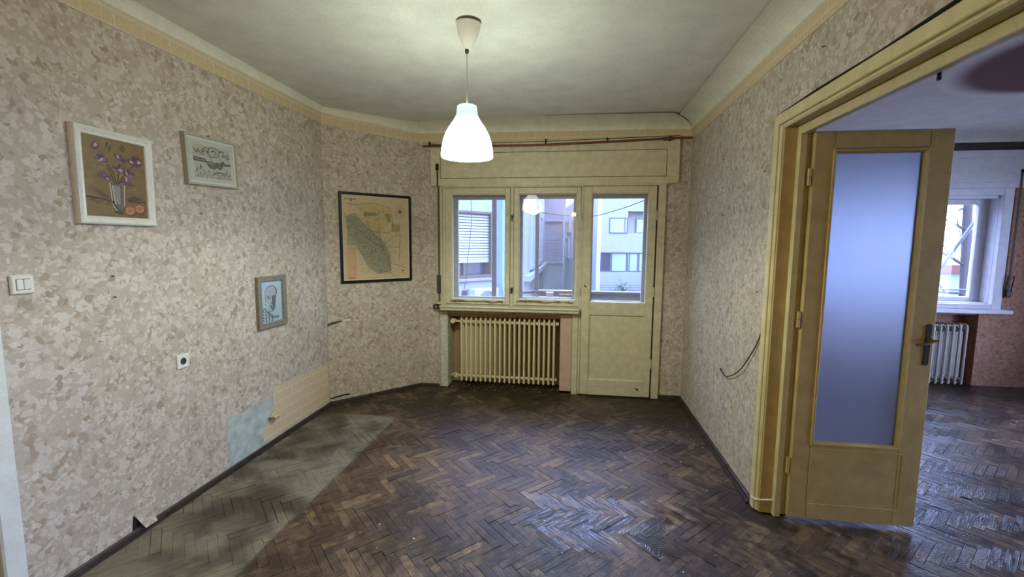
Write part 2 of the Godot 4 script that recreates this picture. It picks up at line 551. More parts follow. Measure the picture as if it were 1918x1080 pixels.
func paint_boat() -> ImageTexture:
	var im := blank(256, 200, Color(0.70, 0.71, 0.66))
	var k := Color(0.10, 0.10, 0.12, 0.92)
	poly(im, [Vector2(22, 22), Vector2(236, 24), Vector2(234, 182), Vector2(24, 184)], Color(0.64, 0.63, 0.57, 1))
	for c in [[Vector2(30, 46), Vector2(44, 62), Vector2(52, 44), Vector2(66, 66), Vector2(86, 66)], [Vector2(70, 50), Vector2(88, 34), Vector2(104, 36)], [Vector2(72, 58), Vector2(92, 46), Vector2(106, 62)], [Vector2(106, 62), Vector2(112, 34), Vector2(140, 26), Vector2(166, 36), Vector2(170, 44)], [Vector2(110, 66), Vector2(124, 74), Vector2(142, 70), Vector2(158, 70), Vector2(166, 54)], [Vector2(168, 46), Vector2(184, 36), Vector2(196, 44), Vector2(188, 60)], [Vector2(190, 62), Vector2(206, 56), Vector2(214, 70), Vector2(226, 72)], [Vector2(214, 52), Vector2(230, 50)], [Vector2(218, 62), Vector2(234, 66)], [Vector2(124, 48), Vector2(140, 42), Vector2(152, 56), Vector2(138, 60)]]:
		stroke(im, curve(c), 3.4, 2.0, k)
	poly(im, [Vector2(24, 82), Vector2(88, 88), Vector2(96, 106), Vector2(24, 104)], k)
	stroke(im, [Vector2(32, 92), Vector2(84, 97)], 2, 1.5, Color(0.6, 0.6, 0.55, 0.9))
	poly(im, [Vector2(196, 98), Vector2(234, 96), Vector2(234, 106), Vector2(194, 110)], k)
	poly(im, [Vector2(84, 96), Vector2(150, 100), Vector2(158, 92), Vector2(164, 100), Vector2(194, 84), Vector2(198, 96), Vector2(184, 122), Vector2(168, 134), Vector2(150, 124), Vector2(132, 136), Vector2(106, 128)], k)
	for s in [[Vector2(102, 46), Vector2(124, 100)], [Vector2(166, 50), Vector2(178, 96)]]:
		stroke(im, s, 1.5, 1.5, k)
	for s in [[Vector2(110, 104), Vector2(134, 132)], [Vector2(158, 98), Vector2(178, 128)], [Vector2(96, 104), Vector2(140, 108)]]:
		stroke(im, s, 1.8, 1.5, Color(0.62, 0.61, 0.56, 0.95))
	for i in 150:
		var p := Vector2(rng.randf_range(28, 232), rng.randf_range(146, 178))
		stroke(im, [p, p + Vector2(rng.randf_range(-8, 8), rng.randf_range(-6, 3))], 1.6, 0.9, Color(0.14, 0.14, 0.20, 0.8))
	for c in [[Vector2(54, 142), Vector2(60, 122), Vector2(66, 148)], [Vector2(130, 158), Vector2(160, 146), Vector2(196, 152), Vector2(228, 160)], [Vector2(36, 150), Vector2(44, 132)], [Vector2(204, 150), Vector2(210, 130)]]:
		stroke(im, curve(c), 3.2, 1.4, k)
	return ImageTexture.create_from_image(im)

func paint_portrait() -> ImageTexture:
	var im := blank(176, 300, Color(0.62, 0.74, 0.80))
	var k := Color(0.08, 0.08, 0.11, 0.95)
	var sh := Color(0.60, 0.63, 0.63, 0.8)
	dab(im, Vector2(86, 88), 48, 50, 0, sh, 0.15)
	poly(im, [Vector2(46, 110), Vector2(126, 108), Vector2(118, 160), Vector2(104, 202), Vector2(86, 218), Vector2(70, 198), Vector2(54, 160)], sh)
	stroke(im, curve([Vector2(44, 118), Vector2(37, 86), Vector2(48, 54), Vector2(84, 36), Vector2(116, 46), Vector2(134, 78), Vector2(128, 106)]), 1.2, 4.0, k)
	poly(im, [Vector2(118, 48), Vector2(136, 80), Vector2(130, 108), Vector2(122, 112), Vector2(128, 84)], k)
	stroke(im, curve([Vector2(62, 62), Vector2(76, 76), Vector2(96, 74), Vector2(100, 58)]), 1.2, 1.2, Color(k, 0.5))
	poly(im, [Vector2(46, 108), Vector2(64, 110), Vector2(78, 122), Vector2(76, 130), Vector2(60, 118)], k)
	poly(im, [Vector2(92, 128), Vector2(96, 114), Vector2(112, 106), Vector2(124, 108), Vector2(122, 150), Vector2(114, 186), Vector2(100, 214), Vector2(88, 216), Vector2(100, 198), Vector2(98, 178), Vector2(88, 170), Vector2(84, 164), Vector2(94, 150)], k)
	dab(im, Vector2(64, 128), 8, 4, 0.1, k)
	dab(im, Vector2(108, 122), 9, 5, 0.1, Color(0.62, 0.68, 0.70, 0.9))
	dab(im, Vector2(109, 123), 4, 4, 0, k)
	poly(im, [Vector2(66, 182), Vector2(82, 178), Vector2(98, 184), Vector2(84, 190)], k)
	poly(im, [Vector2(76, 196), Vector2(96, 192), Vector2(92, 206)], k)
	stroke(im, curve([Vector2(64, 212), Vector2(82, 226), Vector2(108, 208), Vector2(118, 180)]), 3, 2, k)
	stroke(im, curve([Vector2(40, 118), Vector2(42, 136), Vector2(38, 152)]), 3, 1.5, k)
	dab(im, Vector2(39, 164), 3, 8, 0, k)
	# the checked scarf and collar
	stroke(im, curve([Vector2(14, 208), Vector2(30, 196), Vector2(58, 232), Vector2(90, 264), Vector2(140, 278)]), 3, 3, k)
	for j in 8:
		for i in 7:
			var p := Vector2(12 + i * 12 + (j % 2) * 6, 206 + j * 11)
			if p.y > 196.0 + maxf(0.0, p.x - 28.0) * 0.75 and (i + j) % 2 == 0:
				poly(im, [p, p + Vector2(11, 4), p + Vector2(13, 14), p + Vector2(2, 11)], k)
	for c in [[Vector2(90, 264), Vector2(120, 262), Vector2(136, 272)], [Vector2(138, 262), Vector2(146, 278)], [Vector2(100, 276), Vector2(130, 270)]]:
		stroke(im, curve(c), 3, 2.4, k)
	return ImageTexture.create_from_image(im)

func paint_map() -> ImageTexture:
	var w := 380
	var h := 470
	var im := blank(w, h, Color(0.74, 0.66, 0.53))
	var s := Vector2(w / 720.0, h / 890.0)
	var q := func(list: Array) -> Array:
		var out := []
		for p in list: out.append((p - Vector2(118, 90)) * s)
		return out
	poly(im, q.call([Vector2(240, 190), Vector2(380, 160), Vector2(640, 200), Vector2(630, 340), Vector2(500, 480), Vector2(390, 440), Vector2(330, 280)]), Color(0.70, 0.64, 0.43, 0.9))
	poly(im, q.call([Vector2(380, 165), Vector2(640, 205), Vector2(630, 250), Vector2(385, 240)]), Color(0.73, 0.63, 0.40, 0.9))
	poly(im, q.call([Vector2(150, 300), Vector2(240, 270), Vector2(400, 440), Vector2(540, 560), Vector2(620, 720), Vector2(630, 900), Vector2(480, 930), Vector2(380, 860), Vector2(270, 660), Vector2(160, 480)]), Color(0.52, 0.51, 0.44, 0.85))
	poly(im, q.call([Vector2(380, 860), Vector2(470, 780), Vector2(600, 740), Vector2(632, 790), Vector2(630, 900), Vector2(500, 930)]), Color(0.52, 0.53, 0.48, 0.6))
	poly(im, q.call([Vector2(160, 470), Vector2(260, 480), Vector2(270, 610), Vector2(150, 610)]), Color(0.53, 0.55, 0.41, 0.8))
	poly(im, q.call([Vector2(340, 250), Vector2(490, 260), Vector2(480, 290), Vector2(330, 300)]), Color(0.47, 0.47, 0.28, 0.8))
	poly(im, q.call([Vector2(560, 260), Vector2(630, 265), Vector2(640, 360), Vector2(600, 350)]), Color(0.49, 0.49, 0.28, 0.8))
	poly(im, q.call([Vector2(640, 360), Vector2(740, 380), Vector2(740, 460), Vector2(640, 460)]), Color(0.60, 0.52, 0.41, 0.8))
	poly(im, q.call([Vector2(150, 620), Vector2(250, 620), Vector2(250, 980), Vector2(150, 980)]), Color(0.72, 0.60, 0.44, 0.9))
	for i in 3200:
		var t := rng.randf()
		var p: Vector2 = (Vector2(190, 330).lerp(Vector2(600, 800), t) + Vector2(rng.randfn(0, 105), rng.randfn(0, 95)) - Vector2(118, 90)) * s
		var a := 0.7 if rng.randf() < 0.5 else -0.8
		var d := Vector2(cos(a), sin(a)) * rng.randf_range(4, 13)
		stroke(im, [p - d * 0.5, p + d * 0.5], 0.7, 0.7, Color(0.27, 0.24, 0.20, 0.40) if rng.randf() < 0.62 else Color(0.70, 0.65, 0.53, 0.45))
	for i in 700:
		var p3 := Vector2(rng.randf_range(30, 350), rng.randf_range(40, 430))
		var a3 := rng.randf() * TAU
		var d3 := Vector2(cos(a3), sin(a3)) * rng.randf_range(2, 12)
		stroke(im, [p3 - d3, p3 + d3], 0.7, 0.7, Color(0.32, 0.27, 0.22, 0.32))
	for i in 90:
		var p2 := Vector2(rng.randf_range(10, 370), rng.randf_range(330, 460))
		dab(im, p2, 5, 3, rng.randf() * 3.0, Color(0.66, 0.40, 0.26, 0.25), 0.8)
	var hub := Vector2(520, 630)
	for e in [[Vector2(160, 335), Vector2(300, 460), Vector2(400, 560), hub], [Vector2(740, 480), Vector2(640, 530), hub], [Vector2(740, 630), Vector2(640, 630), hub], [Vector2(620, 920), Vector2(590, 760), hub], [Vector2(500, 230), Vector2(500, 420), Vector2(510, 540), hub], [Vector2(350, 260), Vector2(380, 400), Vector2(430, 470)], [Vector2(240, 190), Vector2(440, 155), Vector2(660, 205)], [Vector2(640, 250), Vector2(640, 450), Vector2(430, 465)], [Vector2(640, 810), Vector2(830, 880)], [Vector2(480, 880), Vector2(640, 930), Vector2(690, 965)], [Vector2(740, 490), Vector2(730, 640), Vector2(720, 800)]]:
		stroke(im, curve(q.call(e)), 1.1, 1.0, Color(0.25, 0.21, 0.18, 0.75))
	# compass of tiny street plans at the top right, seal at the bottom right
	var cc: Vector2 = (Vector2(740, 235) - Vector2(118, 90)) * s
	for i in 22:
		var a := TAU * i / 22.0
		stroke(im, [cc, cc + Vector2(cos(a), sin(a)) * rng.randf_range(12, 26)], 0.9, 0.7, Color(0.27, 0.20, 0.20, 0.6))
		dab(im, cc + Vector2(cos(a), sin(a) * 1.2) * 28.0, 3, 2, a, Color(0.25, 0.20, 0.16, 0.7))
	dab(im, (Vector2(205, 140) - Vector2(118, 90)) * s, 4, 8, 0, Color(0.2, 0.15, 0.12, 0.9))
	dab(im, (Vector2(768, 898) - Vector2(118, 90)) * s, 6, 6, 0, Color(0.2, 0.15, 0.12, 0.9))
	for r in [[150, 172, 105], [165, 180, 80], [700, 150, 75], [160, 962, 75], [390, 968, 90], [745, 925, 55]]:
		var a2: Vector2 = (Vector2(r[0], r[1]) - Vector2(118, 90)) * s
		stroke(im, [a2, a2 + Vector2(r[2] * s.x, 0)], 0.8, 0.8, Color(0.25, 0.19, 0.15, 0.6))
	return ImageTexture.create_from_image(im)

# ------------------------------------------------------------------ the scene
func _ready() -> void:
	rng.seed = 20240
	var cam := Camera3D.new()
	cam.name = "camera"
	cam.fov = rad_to_deg(2.0 * atan(540.0 / 826.85))
	cam.transform = Transform3D(Basis(Vector3.UP, 0.1342) * Basis(Vector3.RIGHT, -0.10304) * Basis(Vector3.BACK, 0.0077), Vector3(0, 1.5, 0))
	cam.near = 0.02
	cam.far = 200.0
	add_child(cam)
	cam.current = true
	var sky_mat := ProceduralSkyMaterial.new()
	sky_mat.sky_top_color = Color(0.64, 0.73, 0.98)
	sky_mat.sky_horizon_color = Color(0.70, 0.79, 1.0)
	sky_mat.ground_bottom_color = Color(0.42, 0.48, 0.58)
	sky_mat.ground_horizon_color = Color(0.52, 0.62, 0.78)
	sky_mat.sky_energy_multiplier = 1.0
	var sky := Sky.new()
	sky.sky_material = sky_mat
	var env := Environment.new()
	env.background_mode = Environment.BG_SKY
	env.sky = sky
	env.background_energy_multiplier = 21.0
	env.ambient_light_source = Environment.AMBIENT_SOURCE_DISABLED
	env.tonemap_mode = Environment.TONE_MAPPER_LINEAR
	env.tonemap_exposure = 1.25
	env.sdfgi_enabled = true
	env.ssao_enabled = true
	env.ssil_enabled = true
	var we := WorldEnvironment.new()
	we.name = "environment"
	we.environment = env
	add_child(we)
	materials()
	shell()
	far_room()
	parquet()
	window_wall()
	glazed_door()
	outside()
	pictures()
	lamp()
	radiators()
	fittings()
	small_things()

func materials() -> void:
	var wp := make_wallpaper()
	var m := mat("wallpaper", Color(0.98, 0.97, 0.96), 0.62, wp[0], 0.52)
	bump(m, wp[1], 0.10)
	m = mat("far_wallpaper", Color(0.88, 0.67, 0.56), 0.7, wp[0], 0.52)
	bump(m, wp[1], 0.08)
	var soft := make_mottle(60, 0.93, 0.05, 0.0, Vector3())
	var worn := make_mottle(70, 0.88, 0.07, 0.06, Vector3(0.62, 0.50, 0.36))
	var pale := make_mottle(90, 0.78, 0.12, 0.10, Vector3(0.62, 0.66, 0.62))
	var dirty := make_mottle(80, 0.55, 0.22, 0.0, Vector3())
	mat("ceiling_paint", Color(0.87, 0.87, 0.82), 0.85, soft, 0.6)
	mat("far_ceiling_paint", Color(0.92, 0.88, 0.82), 0.85, soft, 0.6)
	mat("far_brown", Color(0.42, 0.29, 0.26), 0.9, soft, 0.9)
	mat("cove_paint", Color(0.88, 0.87, 0.80), 0.8, soft, 1.2)
	mat("border_paper", Color(0.97, 0.95, 0.92), 0.7, make_block_paper(), 3.4)
	mat("plaster", Color(0.78, 0.82, 0.79), 0.85, pale, 1.5)
	mat("limewash", Color(0.88, 0.87, 0.79), 0.85, pale, 2.5)
	mat("niche_paint", Color(0.66, 0.54, 0.38), 0.8, soft, 1.5)
	mat("pink_paint", Color(0.80, 0.68, 0.60), 0.75, soft, 1.5)
	mat("trim_paint", Color(0.86, 0.81, 0.62), 0.38, worn, 1.3)
	mat("door_paint", Color(0.76, 0.66, 0.41), 0.4, worn, 1.1)
	mat("window_paint", Color(0.85, 0.82, 0.69), 0.42, worn, 1.6)
	mat("outer_paint", Color(0.60, 0.585, 0.55), 0.5, worn, 1.8)
	mat("far_paint", Color(0.86, 0.84, 0.84), 0.45, soft, 1.4)
	mat("white_paint", Color(0.86, 0.87, 0.84), 0.5, soft, 1.2)
	mat("bare_wood", Color(0.64, 0.54, 0.42), 0.8, dirty, 3.0)
	mat("dark_wood", Color(0.27, 0.215, 0.165), 0.5, dirty, 2.0)
	mat("black_gap", Color(0.03, 0.025, 0.02), 0.9)
	mat("radiator_paint", Color(0.88, 0.83, 0.66), 0.4, soft, 3.0)
	mat("far_radiator_paint", Color(0.72, 0.68, 0.61), 0.45, soft, 3.0)
	mat("grey_metal", Color(0.47, 0.46, 0.42), 0.4, dirty, 6.0).metallic = 0.6
	mat("dark_metal", Color(0.10, 0.09, 0.08), 0.45).metallic = 0.4
	mat("brass", Color(0.55, 0.45, 0.30), 0.35).metallic = 0.85
	mat("bronze", Color(0.10, 0.06, 0.045), 0.5)
	mat("copper", Color(0.66, 0.38, 0.22), 0.4, dirty, 8.0).metallic = 0.3
	mat("strap", Color(0.50, 0.47, 0.39), 0.85, dirty, 12.0)
	mat("white_plastic", Color(0.84, 0.84, 0.79), 0.35)
	mat("dark_plastic", Color(0.16, 0.14, 0.12), 0.4)
	mat("lamp_plastic", Color(0.88, 0.88, 0.84), 0.35)
	mat("cable_grey", Color(0.22, 0.21, 0.20), 0.6)
	mat("cable_white", Color(0.80, 0.79, 0.74), 0.5)
	mat("black_frame", Color(0.025, 0.022, 0.022), 0.3)
	mat("silver_frame", Color(0.70, 0.69, 0.63), 0.35, soft, 5.0).metallic = 0.15
	mat("white_frame", Color(0.90, 0.91, 0.86), 0.3, soft, 5.0)
	mat("grey_frame", Color(0.58, 0.55, 0.49), 0.45, pale, 5.0)
	mat("frame_wood", Color(0.33, 0.24, 0.16), 0.7, dirty, 6.0)
	mat("mat_board", Color(0.80, 0.81, 0.77), 0.9)
	mat("chip", Color(0.85, 0.83, 0.76), 0.8)
	for e in [["flowers", paint_flowers()], ["boat", paint_boat()], ["portrait", paint_portrait()], ["map", paint_map()]]:
		mat(e[0], Color(1, 1, 1), 0.45, e[1], 1.0)
	var pane := mat("pane", Color(0.92, 0.96, 1.0, 0.04), 0.0)
	pane.transparency = BaseMaterial3D.TRANSPARENCY_ALPHA
	var frost := mat("frosted", Color(0.74, 0.75, 0.80, 0.0), 0.48)
	frost.refraction_enabled = true
	frost.refraction_scale = 0.045
	var wood := make_wood()
	m = mat("parquet", Color(1, 1, 1), 0.47, wood[0], 1.0)
	m.vertex_color_use_as_albedo = true
	m.metallic_specular = 0.47
	bump(m, wood[1], 0.20)
	m.detail_enabled = true
	m.detail_albedo = make_grime()
	m.detail_uv_layer = BaseMaterial3D.DETAIL_UV_2
	m.detail_blend_mode = BaseMaterial3D.BLEND_MODE_MIX
	for e in [["parquet_polished", 0.29], ["parquet_far", 0.34]]:
		M[e[0]] = m.duplicate()
		M[e[0]].resource_name = e[0]
		M[e[0]].roughness = e[1]
	# outdoors
	mat("render_white", Color(0.46, 0.48, 0.48), 0.9, soft, 0.4)
	mat("render_blue", Color(0.40, 0.49, 0.55), 0.9, soft, 0.4)
	mat("render_mauve", Color(0.44, 0.41, 0.44), 0.9, soft, 0.4)
	mat("slat_white", Color(0.49, 0.51, 0.51), 0.6)
	mat("brown_metal", Color(0.20, 0.14, 0.13), 0.5)
	mat("slate_window", Color(0.14, 0.13, 0.21), 0.15)
	mat("curtain_window", Color(0.46, 0.53, 0.62), 0.2)
	mat("dark_sash", Color(0.15, 0.19, 0.26), 0.5)
	mat("render_bright", Color(0.58, 0.63, 0.66), 0.9, soft, 0.4)
	mat("soiled", Color(0.46, 0.44, 0.43), 0.9, dirty, 1.5)
	mat("mauve_deck", Color(0.40, 0.33, 0.36), 0.9, dirty, 0.6)
	mat("brick", Color(0.50, 0.25, 0.17), 0.9, dirty, 2.0)
	mat("leaf", Color(0.20, 0.28, 0.18), 0.7)
	mat("bark", Color(0.20, 0.18, 0.17), 0.9)
	mat("steel_blue", Color(0.30, 0.34, 0.42), 0.5)

func shell() -> void:
	# left wall, and what is left of the older layers low down by the corner
	var b := MB.new()
	b.box(V(XL - T, 0, ZC - 0.05), V(XL, CEIL + 0.1, -1.30))
	b.box(V(XL - T, 2.06, -1.30), V(XL, CEIL + 0.1, -0.45))
	b.box(V(XL - T, 0, -0.45), V(XL, CEIL + 0.1, ZF))
	b.box(V(XL - T, -0.1, -1.31), V(XL - 0.095, 2.07, -0.44))
	var wl := obj("wall_left", b, "wallpaper")
	tag(wl, "long wall in flecked cream wallpaper hung with three pictures", "wall", "", "structure")
	b = MB.new()
	var side := Vector3(0, 0, 1)
	b.extrude(PackedVector2Array([Vector2(-2.464, 0.353), Vector2(-2.60, 0.352), Vector2(-2.75, 0.356), Vector2(-2.92, 0.362), Vector2(-2.92, 0.05), Vector2(-2.70, 0.03), Vector2(-2.464, 0.035)]), V(XL, 0, 0), side, Vector3.UP, V(0.0008, 0, 0))
	obj("plaster_patch", b, "plaster", wl)
	b = MB.new()
	b.extrude(PackedVector2Array([Vector2(-2.907, 0.425), Vector2(-3.638, 0.402), Vector2(-3.655, 0.05), Vector2(-3.2, 0.045), Vector2(-2.79, 0.058), Vector2(-2.78, 0.10), Vector2(-2.79, 0.165), Vector2(-2.83, 0.175), Vector2(-2.86, 0.19), Vector2(-2.905, 0.27)]), V(XL, 0, 0), side, Vector3.UP, V(0.0018, 0, 0))
	obj("old_wallpaper", b, "border_paper", wl)
	# the angled corner wall
	b = MB.new()
	plan(b, [Vector2(XL, ZC), Vector2(XA, ZB), Vector2(XA - 0.02, ZB - 0.32), Vector2(XL - 0.25, ZB - 0.32), Vector2(XL - 0.15, ZC)], 0, CEIL + 0.1)
	var wc := obj("wall_corner", b, "wallpaper")
	tag(wc, "narrow angled wall in flecked wallpaper where the framed map hangs", "wall", "", "structure")
	# window wall
	b = MB.new()
	var zo := ZB - 0.30
	b.box(V(XA - 0.06, 0, zo), V(-1.336, CEIL + 0.1, ZB))
	b.box(V(-1.336, 0.80, zo), V(-1.27, CEIL + 0.1, ZB))
	b.box(V(-1.27, 2.05, zo), V(0.86, CEIL + 0.1, ZB))
	b.box(V(0.86, 0, zo), V(XR + T, CEIL + 0.1, ZB))
	b.box(V(-1.27, 0.78, zo), V(0.012, 0.835, ZB - 0.02))
	var wb := obj("wall_back", b, "wallpaper")
	tag(wb, "far wall round the box window, in flecked wallpaper", "wall", "", "structure")
	b = MB.new()
	b.box(V(-1.336, 0, zo), V(-1.252, 0.80, ZB + 0.004), 0.008)
	obj("niche_edge", b, "limewash", wb)
	b = MB.new()
	b.box(V(-1.252, 0, zo), V(-0.10, 0.78, zo + 0.05))
	b.box(V(-1.252, 0.745, zo), V(-0.10, 0.79, ZB - 0.03))
	obj("niche_back", b, "niche_paint", wb)
	b = MB.new()
	b.box(V(-0.10, 0.02, zo), V(0.014, 0.80, ZB + 0.002), 0.004)
	obj("niche_pier", b, "pink_paint", wb)
	# right wall with the wide doorway
	b = MB.new()
	b.box(V(XR, 0, -5.5), V(XR + T, CEIL + 0.1, -2.56))
	b.box(V(XR, 2.15, -2.56), V(XR + T, CEIL + 0.1, -0.90))
	b.box(V(XR, 0, -0.90), V(XR + T, CEIL + 0.1, ZF))
	var wr := obj("wall_right", b, "wallpaper")
	tag(wr, "wall in flecked wallpaper pierced by the wide cream doorway", "wall", "", "structure")
	b = MB.new()
	b.box(V(XL - T, 0, ZF), V(5.3, CEIL + 0.1, ZF + 0.12))
	tag(obj("wall_front", b, "wallpaper"), "wall behind the viewpoint in flecked wallpaper", "wall", "", "structure")
	b = MB.new()
	plan(b, [Vector2(XL - T, ZF + 0.1), Vector2(XR + 0.07, ZF + 0.1), Vector2(XR + 0.07, ZB - 0.3), Vector2(XA, ZB - 0.3), Vector2(XL - T, ZC)], CEIL, CEIL + 0.12)
	tag(obj("ceiling", b, "ceiling_paint"), "off-white plaster ceiling over the papered room", "ceiling", "", "structure")
	# cornice: paper border and plaster cove, wall by wall with mitres
	var p := [V(XL, 2.48, ZF), V(XL, 2.512, ZC), V(XA, 2.478, ZB), V(XR, 2.455, ZB), V(XR, 2.48, ZF)]
	var n0 := [V(1, 0, 0), V(0.722, 0, 0.692), V(0, 0, 1), V(-1, 0, 0)]
	var mit := [n0[0]]
	for i in 3:
		var s: Vector3 = n0[i] + n0[i + 1]
		mit.append(s * (2.0 / s.length_squared()) * 1.0)
	mit.append(n0[3])
	var names := ["left", "corner", "back", "right"]
	var words := ["above the long picture wall", "above the narrow angled wall", "above the window wall", "above the doorway wall"]
	for i in 4:
		var g := MB.new()
		var prof := [Vector2(0.0, 0.0), Vector2(0.004, 0.0), Vector2(0.004, 0.088)]
		run_profile(g, p[i], p[i + 1], mit[i], mit[i + 1], prof)
		var tr := obj("trim_%d" % (i + 1), g, "border_paper")
		tag(tr, "yellow block-print paper border and plaster cove " + words[i], "cornice", "", "structure")
		g = MB.new()
		prof = [Vector2(0.004, 0.088), Vector2(0.012, 0.092)]
		var depth: float = 0.21 if i == 2 else 0.15
		for k in 9:
			var t := k / 8.0 * PI / 2.0
			prof.append(Vector2(0.012 + depth * (1.0 - cos(t)), 0.092 + (CEIL + 0.01 - 2.48 - 0.092) * sin(t)))
		run_profile(g, p[i], p[i + 1], mit[i], mit[i + 1], prof)
		obj("cove", g, "cove_paint", tr)
	# low dark baseboards
	var q := [V(XL, 0, -1.39), V(XL, 0, ZC), V(XA, 0, ZB), V(-1.336, 0, ZB)]
	var qm := [mit[0], mit[1], mit[2], n0[2]]
	for i in 3:
		var g := MB.new()
		run_profile(g, q[i], q[i + 1], qm[i], qm[i + 1], [Vector2(0, 0.032), Vector2(0.006, 0.034), Vector2(0.012, 0.028), Vector2(0.016, 0.012), Vector2(0.024, 0.010), Vector2(0.028, -0.01)])
		tag(obj("baseboard_" + ["left", "corner", "back"][i], g, "dark_wood"), "low dark wooden baseboard " + ["under the long picture wall", "under the angled wall with the map", "left of the radiator niche"][i], "baseboard", "", "structure")
	for e in [[V(0.86, 0, ZB), V(XR, 0, ZB), n0[2], mit[3], "back", "between balcony door and right corner"], [V(XR, 0, ZB), V(XR, 0, -2.595), mit[3], n0[3], "right", "between the window corner and the doorway"]]:
		var g := MB.new()
		run_profile(g, e[0], e[1], e[2], e[3], [Vector2(0, 0.034), Vector2(0.007, 0.034), Vector2(0.016, 0.026), Vector2(0.018, 0.012), Vector2(0.032, 0.010), Vector2(0.036, -0.01)])
		tag(obj("baseboard_" + e[4], g, "dark_wood"), "low dark wooden baseboard " + e[5], "baseboard", "", "structure")
	# white casing and door at the near end of the left wall
	b = MB.new()
	b.box(V(XL - 0.02, 0, -1.385), V(XL + 0.022, 2.13, -1.313), 0.006)
	b.box(V(XL - 0.02, 2.06, -1.313), V(XL + 0.022, 2.13, -0.38), 0.006)
	b.box(V(XL - 0.02, 0, -0.45), V(XL + 0.022, 2.06, -0.38), 0.006)
	tag(obj("trim_6", b, "white_paint"), "white door casing at the near end of the picture wall", "casing", "", "structure")
	b = MB.new()
	b.box(V(XL - 0.09, 0.01, -1.313), V(XL - 0.05, 2.06, -0.45))
	tag(obj("door_3", b, "door_paint"), "closed tan door inside the white casing", "door", "", "structure")

func run_profile(g: MB, a: Vector3, c: Vector3, ma: Vector3, mc: Vector3, prof: Array) -> void:
	var along := 0.0
	for k in prof.size() - 1:
		var s: Vector2 = prof[k]
		var t: Vector2 = prof[k + 1]
		var y0 := along
		along += (t - s).length()
		var y1 := along
		var d := (c - a).normalized()
		g.mapper = func(pt: Vector3, _n: Vector3) -> Vector2: return Vector2(pt.dot(d), -pt.y)
		var A := a + ma * s.x + Vector3.UP * s.y
		var B := c + mc * s.x + Vector3.UP * s.y
		var C := c + mc * t.x + Vector3.UP * t.y
		var D := a + ma * t.x + Vector3.UP * t.y
		var inside := (a + c) * 0.5 - (ma + mc) * 0.5 + Vector3.UP * (1.0 if prof[-1].x > 0.1 else 0.0)
		g.quad_from([A, B, C, D], inside)

